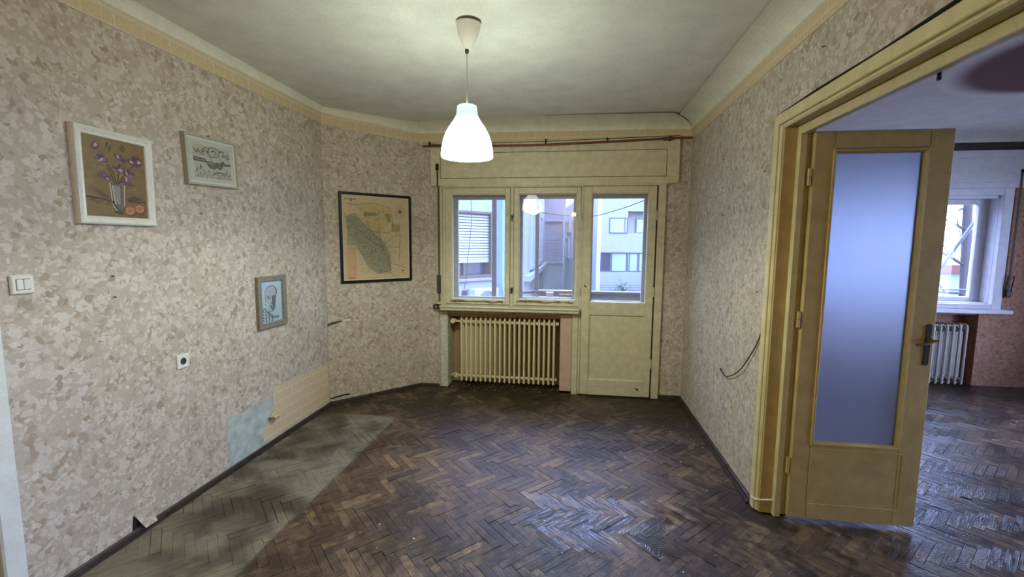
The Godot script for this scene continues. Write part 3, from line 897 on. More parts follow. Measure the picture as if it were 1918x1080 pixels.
func far_room() -> void:
	var b := MB.new()
	var x0 := 1.9
	# window wall of the far room, open for the window and for the radiator niche under it
	b.box(V(XR + T, 0, ZR - 0.3), V(2.25, CEIL + 0.2, ZR))
	b.box(V(2.25, 2.05, ZR - 0.3), V(4.50, CEIL + 0.2, ZR))
	b.box(V(4.50, 0.80, ZR - 0.3), V(5.3, CEIL + 0.2, ZR))
	b.box(V(4.32, 0, ZR - 0.3), V(5.3, 0.80, ZR))
	b.box(V(2.25, 0, ZR - 0.3), V(2.45, 0.80, ZR))
	b.box(V(2.25, 0.77, ZR - 0.3), V(4.50, 0.83, ZR - 0.02))
	b.box(V(2.45, 0, ZR - 0.3), V(4.32, 0.78, ZR - 0.2))
	tag(obj("wall_far", b, "far_wallpaper"), "stained pink papered wall round the window of the room beyond", "wall", "", "structure")
	b = MB.new()
	b.box(V(5.2, 0, ZR - 0.3), V(5.34, CEIL + 0.1, -4.1))
	b.box(V(5.2, 0, -0.7), V(5.34, CEIL + 0.1, ZF))
	b.box(V(5.2, 0, -4.1), V(5.34, 0.5, -0.7))
	b.box(V(5.2, 2.3, -4.1), V(5.34, CEIL + 0.1, -0.7))
	tag(obj("wall_far_right", b, "far_wallpaper"), "pink papered outer wall of the room beyond the doorway", "wall", "", "structure")
	b = MB.new()
	b.xf = on_wall(V(5.2, 0, -2.4), V(-1, 0, 0))
	b.frame4(Vector2(-1.7, 0.5), Vector2(1.7, 2.3), [0.07, 0.07, 0.07, 0.07], -0.09, -0.02)
	b.box(V(-0.03, 0.57, -0.09), V(0.03, 2.23, -0.02))
	var w3 := obj("window_3", b, "far_paint")  # unseen window, added so more daylight reaches this room
	b = MB.new()
	b.xf = on_wall(V(5.2, 0, -2.4), V(-1, 0, 0))
	b.box(V(-1.65, 0.55, -0.062), V(-0.02, 2.25, -0.058)); b.box(V(0.02, 0.55, -0.062), V(1.65, 2.25, -0.058))
	obj("pane", b, "pane", w3)
	tag(w3, "white two-light window, unseen, added in the side wall to bring daylight into the room beyond", "window", "", "structure")
	b = MB.new()
	b.box(V(XR + 0.07, CEIL, ZR - 0.3), V(5.3, CEIL + 0.12, ZF + 0.1))
	var c2 := obj("ceiling", b, "far_ceiling_paint")
	tag(c2, "pale violet ceiling of the room beyond with a brown round patch", "ceiling", "", "structure")
	# the soft-edged brown round on that ceiling
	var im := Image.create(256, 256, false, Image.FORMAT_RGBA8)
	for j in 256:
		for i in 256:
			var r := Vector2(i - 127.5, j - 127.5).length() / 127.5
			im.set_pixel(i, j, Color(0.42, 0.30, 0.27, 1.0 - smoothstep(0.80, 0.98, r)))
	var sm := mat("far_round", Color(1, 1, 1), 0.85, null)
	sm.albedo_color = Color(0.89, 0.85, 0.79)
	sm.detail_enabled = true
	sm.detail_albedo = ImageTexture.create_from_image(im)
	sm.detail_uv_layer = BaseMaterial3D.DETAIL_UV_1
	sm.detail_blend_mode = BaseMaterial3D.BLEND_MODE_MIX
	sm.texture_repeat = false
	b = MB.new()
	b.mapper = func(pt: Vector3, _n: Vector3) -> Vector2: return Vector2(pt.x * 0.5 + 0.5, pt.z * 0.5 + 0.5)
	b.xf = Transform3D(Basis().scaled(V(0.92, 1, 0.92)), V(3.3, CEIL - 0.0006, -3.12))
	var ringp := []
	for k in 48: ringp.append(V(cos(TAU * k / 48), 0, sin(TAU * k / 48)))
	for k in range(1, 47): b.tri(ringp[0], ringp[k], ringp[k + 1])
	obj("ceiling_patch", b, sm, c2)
	# cove over the far window, with the grey soiled band under it
	var g := MB.new()
	var prof := []
	for k in 9:
		var t := k / 8.0 * PI / 2.0
		prof.append(Vector2(0.004 + 0.2 * (1.0 - cos(t)), 0.06 + (CEIL + 0.005 - 2.5 - 0.06) * sin(t)))
	run_profile(g, V(XR + T, 2.5, ZR), V(5.2, 2.5, ZR), V(0, 0, 1), V(0, 0, 1), prof)
	tag(obj("trim_7", g, "far_ceiling_paint"), "plaster cove over the window of the room beyond", "cornice", "", "structure")
	g = MB.new()
	g.box(V(XR + T, 2.505, ZR), V(5.2, 2.565, ZR + 0.006))
	tag(obj("trim_8", g, "soiled"), "soiled grey band over the far shutter box", "band", "", "structure")
	# shutter box over the far window
	var sb := thing("roller_shutter_box", "white painted shutter box over the window of the room beyond", "shutter box")
	b = MB.new(); b.box(V(2.2, 2.10, ZR), V(4.63, 2.482, ZR + 0.035), 0.004)
	obj("body", b, "far_paint", sb)
	b = MB.new(); b.box(V(2.3, 2.155, ZR + 0.034), V(4.46, 2.40, ZR + 0.040), 0.003)
	obj("lid", b, "far_paint", sb)
	b = MB.new(); b.box(V(2.2, 2.487, ZR + 0.008), V(5.1, 2.545, ZR + 0.034), 0.004)
	tag(obj("curtain_rail", b, "dark_wood"), "dark curtain rail board lying along the top of the far shutter box", "curtain rail")
	# the window itself: frame, three sashes, sill
	b = MB.new()
	b.frame4(Vector2(2.25, 0.83), Vector2(4.50, 2.10), [0.09, 0.06, 0.09, 0.07], ZR - 0.03, ZR + 0.022)
	b.box(V(2.27, 0.83, ZR - 0.24), V(2.34, 2.06, ZR - 0.03))
	b.box(V(4.41, 0.83, ZR - 0.24), V(4.48, 2.06, ZR - 0.03))
	b.box(V(2.34, 0.83, ZR - 0.24), V(4.41, 0.90, ZR - 0.03))
	b.box(V(2.34, 2.0, ZR - 0.24), V(4.41, 2.06, ZR - 0.03))
	var w2 := obj("window_2", b, "far_paint")
	tag(w2, "white deep-framed window of the room beyond, cut off by the open door", "window", "", "structure")
	for k in 3:
		var xa := 2.34 + k * 0.69
		b = MB.new(); b.frame4(Vector2(xa, 0.90), Vector2(xa + 0.69, 2.0), [0.07, 0.05, 0.09, 0.055], ZR - 0.19, ZR - 0.14)
		var s := obj("sash", b, "far_paint", w2)
		b = MB.new(); b.box(V(xa + 0.06, 0.94, ZR - 0.168), V(xa + 0.61, 1.95, ZR - 0.165))
		obj("pane", b, "pane", s)
	b = MB.new(); b.box(V(2.2, 0.792, ZR - 0.02), V(4.59, 0.836, ZR + 0.06), 0.006)
	b.box(V(2.3, 0.835, ZR - 0.1), V(4.40, 0.875, ZR + 0.035), 0.012)
	obj("window_sill", b, "far_paint", w2)
	# strap of the far shutter with its wire winder
	var st := thing("shutter_strap", "worn strap with wire bracket right of the far window", "strap")
	b = MB.new(); b.box(V(4.522, 1.03, ZR + 0.036), V(4.542, 2.26, ZR + 0.040))
	obj("strap", b, "strap", st)
	b = MB.new(); b.box(V(4.515, 2.25, ZR + 0.0355), V(4.55, 2.285, ZR + 0.055), 0.005)
	obj("guide", b, "dark_metal", st)
	b = MB.new(); b.tube([V(4.505, 0.97, ZR + 0.03), V(4.50, 1.20, ZR + 0.06), V(4.555, 1.20, ZR + 0.06), V(4.56, 0.97, ZR + 0.03), V(4.505, 0.97, ZR + 0.03)], 0.005, 6)
	obj("bracket", b, "dark_metal", st)
	b = MB.new(); b.box(V(4.515, 0.98, ZR + 0.024), V(4.55, 1.05, ZR + 0.05), 0.005)
	obj("winder", b, "grey_metal", st)

func parquet() -> void:
	# herringbone blocks, clipped at the walls; the nearest are pieces of their own
	var rooms := [
		PackedVector2Array([Vector2(XL, ZF), Vector2(XL, ZC), Vector2(XA, ZB), Vector2(-1.25, ZB), Vector2(-1.25, ZB - 0.24), Vector2(-0.1, ZB - 0.24), Vector2(-0.1, ZB), Vector2(XR, ZB), Vector2(XR, -2.5), Vector2(XR + 0.08, -2.5), Vector2(XR + 0.08, -0.95), Vector2(XR, -0.95), Vector2(XR, ZF)]),
		PackedVector2Array([Vector2(XR + T, ZF), Vector2(XR + T, -0.95), Vector2(XR + 0.08, -0.95), Vector2(XR + 0.08, -2.5), Vector2(XR + T, -2.5), Vector2(XR + T, ZR), Vector2(2.45, ZR), Vector2(2.45, ZR - 0.2), Vector2(4.32, ZR - 0.2), Vector2(4.32, ZR), Vector2(5.2, ZR), Vector2(5.2, ZF)])]
	var labels := ["dark worn herringbone parquet floor of the papered room", "worn herringbone parquet floor of the room beyond the doorway"]
	var L := 0.225
	var W := 0.045
	var a := Vector2(1, -1).normalized()
	var c := Vector2(1, 1).normalized()
	for r in 2:
		var b := MB.new()
		if r == 0: plan(b, [Vector2(XL - T, ZF + 0.1), Vector2(XL - T, ZC), Vector2(XA, ZB - 0.3), Vector2(XR + 0.08, ZB - 0.3), Vector2(XR + 0.08, ZF + 0.1)], -0.12, -0.008)
		else: plan(b, [Vector2(XR + 0.08, ZF + 0.1), Vector2(XR + 0.08, ZR - 0.3), Vector2(5.3, ZR - 0.3), Vector2(5.3, ZF + 0.1)], -0.12, -0.008)
		var fl := obj("floor", b, "black_gap")
		tag(fl, labels[r], "floor", "", "structure")
		var blocks := []
		var lo := Vector2(1e9, 1e9)
		var hi := -lo
		for p in rooms[r]: lo = lo.min(p); hi = hi.max(p)
		for m in range(-30, 31):
			for i in range(-160, 161):
				var o := a * (i * W + m * L) + c * (i * W - m * L)
				for kind in 2:
					var s := o if kind == 0 else o + a * L + c * (W - L)
					var e := (a * L + c * W) if kind == 0 else (a * W + c * L)
					var mid := s + e * 0.5
					if mid.x < lo.x - 0.2 or mid.x > hi.x + 0.2 or mid.y < lo.y - 0.2 or mid.y > hi.y + 0.2: continue
					var g := 0.0004 if rng.randf() < 0.86 else 0.0016
					var ax := a if kind == 0 else c
					var ay := c if kind == 0 else a
					var quad := PackedVector2Array([s + ax * g + ay * g, s + ax * (L - g) + ay * g, s + ax * (L - g) + ay * (W - g), s + ax * g + ay * (W - g)])
					for pl in Geometry2D.intersect_polygons(quad, rooms[r]):
						if absf(area(pl)) > 0.0003:
							blocks.append([mid, pl, ax, ay, s])
		# nearest first, those in front of the viewpoint before the rest
		var key := func(bl) -> float:
			var q: Vector2 = bl[0]
			var th := atan2(q.x, -q.y)
			return q.length() + (50.0 if th > 0.70 or th < -1.04 or q.length() < 1.68 else 0.0)
		blocks.sort_custom(func(p, q): return key.call(p) < key.call(q))
		var rest := MB.new()
		for k in blocks.size():
			var bl = blocks[k]
			var m := MB.new() if k < 300 else rest
			plank(m, bl)
			if k < 300:
				# feet have polished the boards in the middle of the room
				var pol: float = (bl[0] - Vector2(0.20, -2.45)).length() + rng.randf_range(-0.12, 0.12)
				obj("plank", m, "parquet_far" if r else ("parquet_polished" if pol < 0.42 else "parquet"), fl)
		var o := obj("plank_field", rest, "parquet_far" if r else "parquet", fl)
		o.set_meta("kind", "stuff")

func area(pl: PackedVector2Array) -> float:
	var s := 0.0
	for i in pl.size(): s += pl[i].cross(pl[(i + 1) % pl.size()])
	return s * 0.5

func plank(m: MB, bl: Array) -> void:
	var t := rng.randf()
	var tone: Color
	if t < 0.12: tone = Color(0.095, 0.074, 0.056)
	elif t < 0.80: tone = Color(0.180, 0.126, 0.080)
	else: tone = Color(0.32, 0.235, 0.145)
	tone = tone * rng.randf_range(0.62, 1.38)
	var wear := rng.randf() * 0.35
	tone = tone.lerp(Color(0.22, 0.19, 0.165), wear)
	tone.a = 1.0
	m.tint = tone
	var off := Vector2(rng.randf(), rng.randf())
	var ax: Vector2 = bl[2]
	var ay: Vector2 = bl[3]
	var s: Vector2 = bl[4]
	m.mapper = func(p: Vector3, _n: Vector3) -> Vector2:
		var q := Vector2(p.x, p.z) - s
		return Vector2(q.dot(ay) * 2.2 + off.x, q.dot(ax) * 1.1 + off.y)
	var mid: Vector2 = bl[0]
	var sl := Vector2(rng.randfn(0, 0.007), rng.randfn(0, 0.007))
	var lift := rng.randf_range(-0.0012, 0.0006)
	var top := func(p: Vector2) -> Vector3:
		return Vector3(p.x, lift + (p - mid).dot(sl), p.y)
	var pl: PackedVector2Array = bl[1]
	if not Geometry2D.is_polygon_clockwise(pl):
		pl.reverse()
	var k := pl.size()
	var cen := Vector2()
	for p in pl: cen += p / k
	var inset := []
	for p in pl: inset.append(p + (cen - p).normalized() * 0.0007)
	for i in range(1, k - 1):
		m.tri_from([top.call(inset[0]), top.call(inset[i]), top.call(inset[i + 1])], V(mid.x, -1, mid.y))
	for i in k:
		var j := (i + 1) % k
		var A: Vector3 = top.call(inset[i])
		var B: Vector3 = top.call(inset[j])
		var C: Vector3 = top.call(pl[j]) - V(0, 0.0006, 0)
		var D: Vector3 = top.call(pl[i]) - V(0, 0.0006, 0)
		m.quad_from([A, B, C, D], V(cen.x, -0.05, cen.y))
		m.quad_from([D, C, V(pl[j].x, -0.01, pl[j].y), V(pl[i].x, -0.01, pl[i].y)], V(cen.x, -0.005, cen.y))

func window_wall() -> void:
	# window_1: deep box frame, two inner sashes and two outer ones
	var w := thing("window_1", "cream double box window of two lights left of the balcony door", "window", Vector3.ZERO, "", "structure")
	var b := MB.new()
	b.box(V(-1.29, 0.835, -4.54), V(-1.262, 2.05, -4.325), 0.003)
	b.box(V(-0.604, 0.86, -4.54), V(-0.573, 2.035, -4.322), 0.003)
	b.box(V(0.078, 0.86, -4.54), V(0.10, 2.035, -4.325), 0.003)
	b.box(V(-1.29, 2.035, -4.54), V(0.10, 2.052, -4.322), 0.003)
	b.box(V(-1.262, 0.835, -4.54), V(0.078, 0.882, -4.335), 0.003)
	obj("window_frame", b, "window_paint", w)
	for e in [[-1.262, -0.604, -1.193, -0.652, 0.932, 1.971, -1.170, -0.682, 0.942, 1.934], [-0.573, 0.078, -0.522, 0.038, 0.944, 1.972, -0.498, 0.007, 0.948, 1.940]]:
		b = MB.new()
		var z := -4.315
		b.frame4(Vector2(e[0] + 0.003, 0.884), Vector2(e[1] - 0.003, 2.032), [e[2] - e[0] - 0.003, e[4] - 0.884, e[1] - e[3] - 0.003, 2.032 - e[5]], z - 0.045, z, 0.004)
		b.xf = Transform3D(Basis(), V(0, 0, z - 0.02))
		b.ring(Vector2(e[2] - 0.004, e[4] - 0.004), Vector2(e[3] + 0.004, e[5] + 0.004), [Vector2(0, 0.0165), Vector2(0.012, 0.004), Vector2(0.012, -0.01), Vector2(0, -0.01)])
		var s := obj("sash", b, "window_paint", w)
		b = MB.new(); b.box(V(e[2] - 0.005, e[4] - 0.005, z - 0.03), V(e[3] + 0.005, e[5] + 0.005, z - 0.027))
		obj("pane", b, "pane", s)
		# bare weathered wood along the bottom rail
		b = MB.new()
		var pl := PackedVector2Array()
		for k in 13: pl.append(Vector2(lerpf(e[2] - 0.02, e[3] - 0.02, k / 12.0), e[4] - 0.012 + rng.randf_range(-0.012, 0.006)))
		for k in 13: pl.append(Vector2(lerpf(e[3] - 0.02, e[2] - 0.02, k / 12.0), e[4] - 0.030 + rng.randf_range(-0.008, 0.006)))
		b.extrude(pl, V(0, 0, z), Vector3.RIGHT, Vector3.UP, V(0, 0, 0.0007))
		obj("bare_patch", b, "bare_wood", s)
		b = MB.new()
		b.frame4(Vector2(e[0], 0.882), Vector2(e[1], 2.035), [e[6] - e[0], e[8] - 0.882, e[1] - e[7], 2.035 - e[9]], -4.515, -4.475, 0.004)
		var o := obj("outer_sash", b, "outer_paint", w)
		b = MB.new(); b.box(V(e[6] - 0.005, e[8] - 0.005, -4.497), V(e[7] + 0.005, e[9] + 0.005, -4.494))
		obj("pane", b, "pane", o)
	b = MB.new()
	b.box(V(-1.312, 0.851, -4.36), V(0.084, 0.868, -4.236), 0.005)
	b.box(V(-1.306, 0.820, -4.36), V(0.079, 0.852, -4.246), 0.007)
	obj("window_sill", b, "window_paint", w)
	for y in [1.74, 1.03]:
		b = MB.new()
		b.box(V(-0.600, y - 0.03, -4.318), V(-0.578, y + 0.03, -4.310), 0.003)
		b.tube([V(-0.589, y + 0.005, -4.31), V(-0.586, y + 0.008, -4.295), V(-0.575, y + 0.02, -4.29), V(-0.57, y + 0.035, -4.292)], 0.004, 6)
		obj("latch", b, "grey_metal", w)
	for e in [[-0.635, 1.76], [0.085, 1.72], [0.085, 1.0]]:
		b = MB.new(); b.tube([V(e[0], e[1], -4.312), V(e[0], e[1] + 0.07, -4.312)], 0.006, 8)
		obj("hinge", b, "window_paint", w)

	# door_1: the balcony door, its fixed frame, inner and outer leaves
	var d := thing("door_1", "cream balcony door with glazed top and sunk lower panel", "door", Vector3.ZERO, "", "structure")
	b = MB.new()
	b.box(V(0.016, 0.0, -4.52), V(0.074, 0.822, -4.322), 0.004)
	b.box(V(0.787, 0.0, -4.52), V(0.855, 2.052, -4.312), 0.004)
	b.box(V(0.10, 2.04, -4.54), V(0.855, 2.056, -4.316), 0.003)
	b.box(V(0.074, 0.0, -4.52), V(0.098, 0.87, -4.335), 0.003)
	obj("door_frame", b, "window_paint", d)
	b = MB.new(); b.box(V(0.773, 0.0, -4.40), V(0.787, 2.04, -4.35))
	b.box(V(0.09, 0.0, -4.50), V(0.787, 0.008, -4.32))
	obj("gap", b, "dark_wood", d)
	b = MB.new()
	var zf := -4.308
	b.box(V(0.10, 0.012, zf - 0.045), V(0.178, 2.036, zf), 0.004)
	b.box(V(0.702, 0.012, zf - 0.045), V(0.772, 2.036, zf), 0.004)
	b.box(V(0.178, 0.012, zf - 0.045), V(0.702, 0.165, zf), 0.002)
	b.box(V(0.178, 0.812, zf - 0.045), V(0.702, 0.934, zf), 0.002)
	b.box(V(0.178, 1.972, zf - 0.045), V(0.702, 2.036, zf), 0.002)
	var leaf := obj("leaf", b, "window_paint", d)
	b = MB.new()
	b.box(V(0.176, 0.160, zf - 0.035), V(0.704, 0.815, zf - 0.014))
	b.xf = Transform3D(Basis(), V(0, 0, zf))
	b.ring(Vector2(0.177, 0.163), Vector2(0.703, 0.814), [Vector2(0, 0.0), Vector2(0.003, -0.002), Vector2(0.014, -0.014), Vector2(0, -0.014)])
	obj("panel", b, "window_paint", leaf)
	b = MB.new()
	b.xf = Transform3D(Basis(), V(0, 0, zf))
	b.ring(Vector2(0.176, 0.931), Vector2(0.704, 1.974), [Vector2(0, 0.0), Vector2(0.008, -0.01), Vector2(0.008, -0.035), Vector2(0, -0.035)])
	obj("bead", b, "window_paint", leaf)
	b = MB.new(); b.box(V(0.176, 0.93, zf - 0.028), V(0.704, 1.975, zf - 0.025))
	obj("pane", b, "pane", leaf)
	b = MB.new()
	b.extrude(PackedVector2Array([Vector2(0.622, 0.098), Vector2(0.668, 0.098), Vector2(0.669, 0.070), Vector2(0.650, 0.076), Vector2(0.640, 0.086), Vector2(0.624, 0.092)]), V(0, 0, zf), Vector3.RIGHT, Vector3.UP, V(0, 0, 0.0008))
	obj("bare_patch", b, "bare_wood", leaf)
	b = MB.new()
	b.box(V(0.178, 0.096, zf - 0.001), V(0.32, 0.0975, zf + 0.0006))
	b.box(V(0.667, 0.014, zf - 0.001), V(0.6685, 0.068, zf + 0.0006))
	obj("crack", b, "bare_wood", leaf)
	b = MB.new(); b.tube([V(0.135, 1.085, zf), V(0.135, 1.085, zf + 0.006)], 0.008, 10)
	b.tube([V(0.135, 1.085, zf + 0.005), V(0.125, 1.105, zf + 0.012)], 0.004, 6)
	obj("handle_stub", b, "grey_metal", leaf)
	b = MB.new()
	b.frame4(Vector2(0.102, 0.012), Vector2(0.785, 2.04), [0.098, 0.918, 0.10, 0.10], -4.515, -4.475, 0.004)
	var ol := obj("outer_leaf", b, "outer_paint", d)
	b = MB.new(); b.box(V(0.195, 0.925, -4.497), V(0.69, 1.945, -4.494))
	obj("pane", b, "pane", ol)
	for y in [0.30, 1.0, 1.72]:
		b = MB.new(); b.tube([V(0.779, y, zf - 0.004), V(0.779, y + 0.09, zf - 0.004)], 0.007, 8)
		obj("hinge", b, "window_paint", d)

	# roller shutter box across the top of both
	var sb := thing("roller_shutter_box", "long cream shutter box with sunk lid over the window and balcony door", "shutter box")
	b = MB.new()
	var pl2 := PackedVector2Array([Vector2(-1.405, 2.452), Vector2(-1.400, 2.055), Vector2(0.93, 2.060)])
	for k in 7: pl2.append(Vector2(0.935 + 0.022 * sin(k / 6.0 * PI / 2), 2.082 - 0.022 * cos(k / 6.0 * PI / 2)))
	pl2.append(Vector2(0.955, 2.478))
	b.extrude(pl2, V(0, 0, ZB), Vector3.RIGHT, Vector3.UP, V(0, 0, 0.045))
	obj("body", b, "window_paint", sb)
	b = MB.new()
	b.box(V(-1.303, 2.121, ZB + 0.044), V(0.847, 2.366, ZB + 0.0455))
	obj("groove", b, "dark_wood", sb)
	b = MB.new(); b.box(V(-1.298, 2.126, ZB + 0.044), V(0.842, 2.361, ZB + 0.048), 0.002)
	obj("lid", b, "window_paint", sb)
	b = MB.new(); b.box(V(-1.30, 2.045, ZB + 0.02), V(0.86, 2.058, ZB + 0.042))
	obj("lip", b, "window_paint", sb)

	# wooden curtain rod, sagging across the top of the box
	var rod := thing("curtain_rod", "thin copper brown curtain rod sagging along the top of the cream shutter box", "curtain rod")
	b = MB.new()
	b.tube(curve([V(-1.47, 2.434, -4.285), V(-1.0, 2.426, -4.282), V(-0.379, 2.421, -4.282), V(0.3, 2.436, -4.282), V(0.889, 2.455, -4.282), V(1.055, 2.456, -4.285)], 6), 0.0105, 10)
	obj("rod", b, "copper", rod)
	for x in [-1.40, -0.27, 0.30, 0.86]:
		b = MB.new(); b.box(V(x - 0.006, 2.43, -4.3025), V(x + 0.006, 2.475, -4.272), 0.002)
		obj("bracket", b, "dark_metal", rod)
	b = MB.new()
	b.tube([V(0.80, 2.449, -4.282), V(0.885, 2.455, -4.282)], 0.016, 12)
	obj("socket", b, "copper", rod)
	b = MB.new(); b.tube([V(-1.40, 2.448, ZB + 0.05), V(-0.3, 2.456, ZB + 0.05), V(0.95, 2.481, ZB + 0.05)], 0.003, 6)
	obj("wire", b, "dark_metal", rod)

	# the strap of the shutter in its wooden channel
	var st := thing("shutter_strap", "grey shutter strap in a cream channel left of the window, with metal winder plate", "strap")
	b = MB.new()
	b.box(V(-1.356, 0.86, ZB), V(-1.347, 2.05, ZB + 0.03), 0.002)
	b.box(V(-1.312, 0.86, ZB), V(-1.292, 2.044, ZB + 0.032), 0.003)
	b.box(V(-1.347, 0.86, ZB), V(-1.312, 2.05, ZB + 0.008))
	obj("channel", b, "window_paint", st)
	b = MB.new()
	b.box(V(-1.339, 0.90, ZB + 0.018), V(-1.322, 2.05, ZB + 0.021))
	obj("strap", b, "strap", st)
	b = MB.new(); b.box(V(-1.339, 2.05, ZB + 0.048), V(-1.322, 2.22, ZB + 0.051))
	obj("strap_end", b, "cable_grey", st)
	b = MB.new(); b.box(V(-1.345, 2.205, ZB + 0.0455), V(-1.316, 2.265, ZB + 0.066), 0.004)
	obj("guide", b, "dark_metal", st)
	b = MB.new(); b.box(V(-1.352, 0.99, ZB + 0.02), V(-1.308, 1.17, ZB + 0.036), 0.004)
	for y in [1.02, 1.14]: b.tube([V(-1.33, y, ZB + 0.035), V(-1.33, y, ZB + 0.039)], 0.005, 8)
	obj("winder_plate", b, "grey_metal", st)
	b = MB.new()
	b.tube(curve([V(-1.39, 0.845, ZB + 0.03), V(-1.36, 0.83, ZB + 0.05), V(-1.33, 0.838, ZB + 0.05), V(-1.325, 0.86, ZB + 0.04), V(-1.36, 0.868, ZB + 0.03), V(-1.39, 0.858, ZB + 0.03)], 5), 0.007, 8)
	b.box(V(-1.352, 0.835, ZB), V(-1.312, 0.87, ZB + 0.04), 0.006)
	obj("pulley", b, "dark_metal", st)

func glazed_door() -> void:
	# fixed frame of the doorway
	var f := thing("trim_5", "cream moulded doorway frame in the right wall", "door frame", Vector3.ZERO, "", "structure")
	var b := MB.new()
	b.box(V(XR - 0.018, 0, -2.592), V(XR + 0.01, 2.176, -2.546), 0.004)
	b.box(V(XR - 0.018, 2.122, -2.546), V(XR + 0.01, 2.176, -0.83), 0.004)
	b.box(V(XR - 0.018, 0, -0.90), V(XR + 0.01, 2.122, -0.83), 0.004)
	obj("casing", b, "trim_paint", f)
	b = MB.new()
	b.box(V(XR - 0.010, 0, -2.546), V(XR + 0.02, 2.122, -2.524), 0.008)
	b.box(V(XR - 0.010, 2.098, -2.524), V(XR + 0.02, 2.122, -0.91), 0.008)
	obj("bead", b, "trim_paint", f)
	b = MB.new()
	b.box(V(XR + 0.004, 0, -2.57), V(XR + T + 0.01, 2.15, -2.515), 0.002)
	b.box(V(XR + 0.004, 2.105, -2.515), V(XR + T + 0.01, 2.15, -0.91), 0.002)
	b.box(V(XR + 0.004, 0, -0.945), V(XR + T + 0.01, 2.105, -0.90), 0.002)
	obj("jamb", b, "door_paint", f)
	b = MB.new()
	b.box(V(1.136, 0, -2.515), V(1.172, 2.105, -2.482), 0.004)
	b.box(V(1.136, 2.060, -2.482), V(1.172, 2.105, -0.945), 0.004)
	b.box(V(1.136, 0, -0.978), V(1.172, 2.060, -0.945), 0.004)
	obj("stop", b, "trim_paint", f)
	b = MB.new(); b.tube([V(XR - 0.02, 0.062, -2.565), V(XR - 0.012, 0.066, -2.53), V(XR + 0.03, 0.08, -2.508), V(XR + 0.065, 0.088, -2.50)], 0.006, 8)
	obj("cable", b, "cable_white", f)
	b = MB.new(); b.tube([V(1.19, 2.10, -1.70), V(1.187, 2.045, -1.695)], [0.004, 0.0065], 8)
	tag(obj("hook", b, "dark_metal"), "small dark hook hanging under the doorway head", "hook")
	# split paper along the top of the casing
	b = MB.new()
	b.tube([V(XR - 0.004, 2.178, -2.60), V(XR - 0.008, 2.186, -2.2), V(XR - 0.006, 2.182, -1.8), V(XR - 0.010, 2.190, -1.45), V(XR - 0.006, 2.184, -0.86)], 0.0055, 6)
	obj("gap", b, "black_gap", f)

	# the open leaf
	var d := thing("door_2", "open cream door with tall frosted pane and bronze lever handle", "door", V(1.197, 0, -2.48), "", "structure")
	b = MB.new()
	b.xf = Transform3D(Basis(), V(-1.197, 0, 2.48))
	var z0 := -2.50
	var z1 := -2.46
	b.box(V(1.197, 0.022, z0), V(1.290, 2.066, z1), 0.0035)
	b.box(V(1.712, 0.022, z0), V(1.822, 2.066, z1), 0.0035)
	b.box(V(1.290, 0.022, z0), V(1.712, 0.442, z1), 0.001)
	b.box(V(1.290, 1.972, z0), V(1.712, 2.066, z1), 0.001)
	var o := obj("leaf", b, "door_paint", d)
	b = MB.new()
	for s in [1.0, -1.0]:
		b.xf = Transform3D(Basis(Vector3.UP, 0.0 if s > 0 else PI), V(-1.197 if s > 0 else 1.805, 0, 0.02 * s))
		b.ring(Vector2(1.288, 0.440), Vector2(1.714, 1.974), [Vector2(-0.004, 0.0), Vector2(-0.002, 0.006), Vector2(0.007, 0.007), Vector2(0.017, -0.008), Vector2(0.017, -0.017), Vector2(0.0, -0.017)])
	obj("glazing_bead", b, "door_paint", d)
	b = MB.new()
	b.xf = Transform3D(Basis(), V(-1.197, 0, 2.48))
	b.box(V(1.294, 0.446, -2.482), V(1.708, 1.968, -2.478))
	obj("frosted_pane", b, "frosted", d)
	b = MB.new()
	b.xf = Transform3D(Basis(), V(-1.197, 0, 0.02))
	b.ring(Vector2(1.288, 0.104), Vector2(1.738, 0.418), [Vector2(0, 0.0), Vector2(0.0015, 0.0022), Vector2(0.004, 0.0022), Vector2(0.0055, 0.0)], false)
	obj("panel_moulding", b, "door_paint", d)
	b = MB.new()
	b.xf = Transform3D(Basis(), V(-1.197, 0, 0.02))
	var pl := PackedVector2Array()
	for k in 10: pl.append(Vector2(1.793 + 0.0125 * cos(k * PI / 9), 1.097 + 0.0125 * sin(k * PI / 9)))
	for k in 10: pl.append(Vector2(1.791 - 0.0125 * cos(k * PI / 9), 0.908 - 0.0125 * sin(k * PI / 9)))
	b.extrude(pl, Vector3.ZERO, Vector3.RIGHT, Vector3.UP, V(0, 0, 0.005))
	var es := obj("escutcheon", b, "bronze", d)
	b = MB.new()
	b.xf = Transform3D(Basis(), V(-1.197, 0, 0.02))
	b.tube([V(1.793, 1.03, 0.0), V(1.793, 1.03, 0.045)], 0.008, 10)
	b.tube(curve([V(1.808, 1.034, 0.045), V(1.793, 1.032, 0.046), V(1.765, 1.018, 0.046), V(1.735, 1.012, 0.046), V(1.712, 1.008, 0.044)], 5), 0.0068, 10)
	obj("lever", b, "brass", es)
	for y in [1.80, 1.07, 0.27]:
		b = MB.new()
		b.tube([V(-0.013, y, 0.012), V(-0.013, y + 0.04, 0.012)], 0.009, 10)
		b.tube([V(-0.013, y + 0.042, 0.012), V(-0.013, y + 0.085, 0.012)], 0.009, 10)
		b.box(V(-0.014, y + 0.042, -0.006), V(0.0, y + 0.085, 0.014))
		obj("hinge", b, "door_paint", d)
	b = MB.new()
	b.box(V(0.5195, 1.985, 0.0199), V(0.521, 2.045, 0.0206))
	b.box(V(0.10, 1.978, 0.0199), V(0.515, 1.981, 0.0206))
	obj("crack", b, "dark_wood", d)

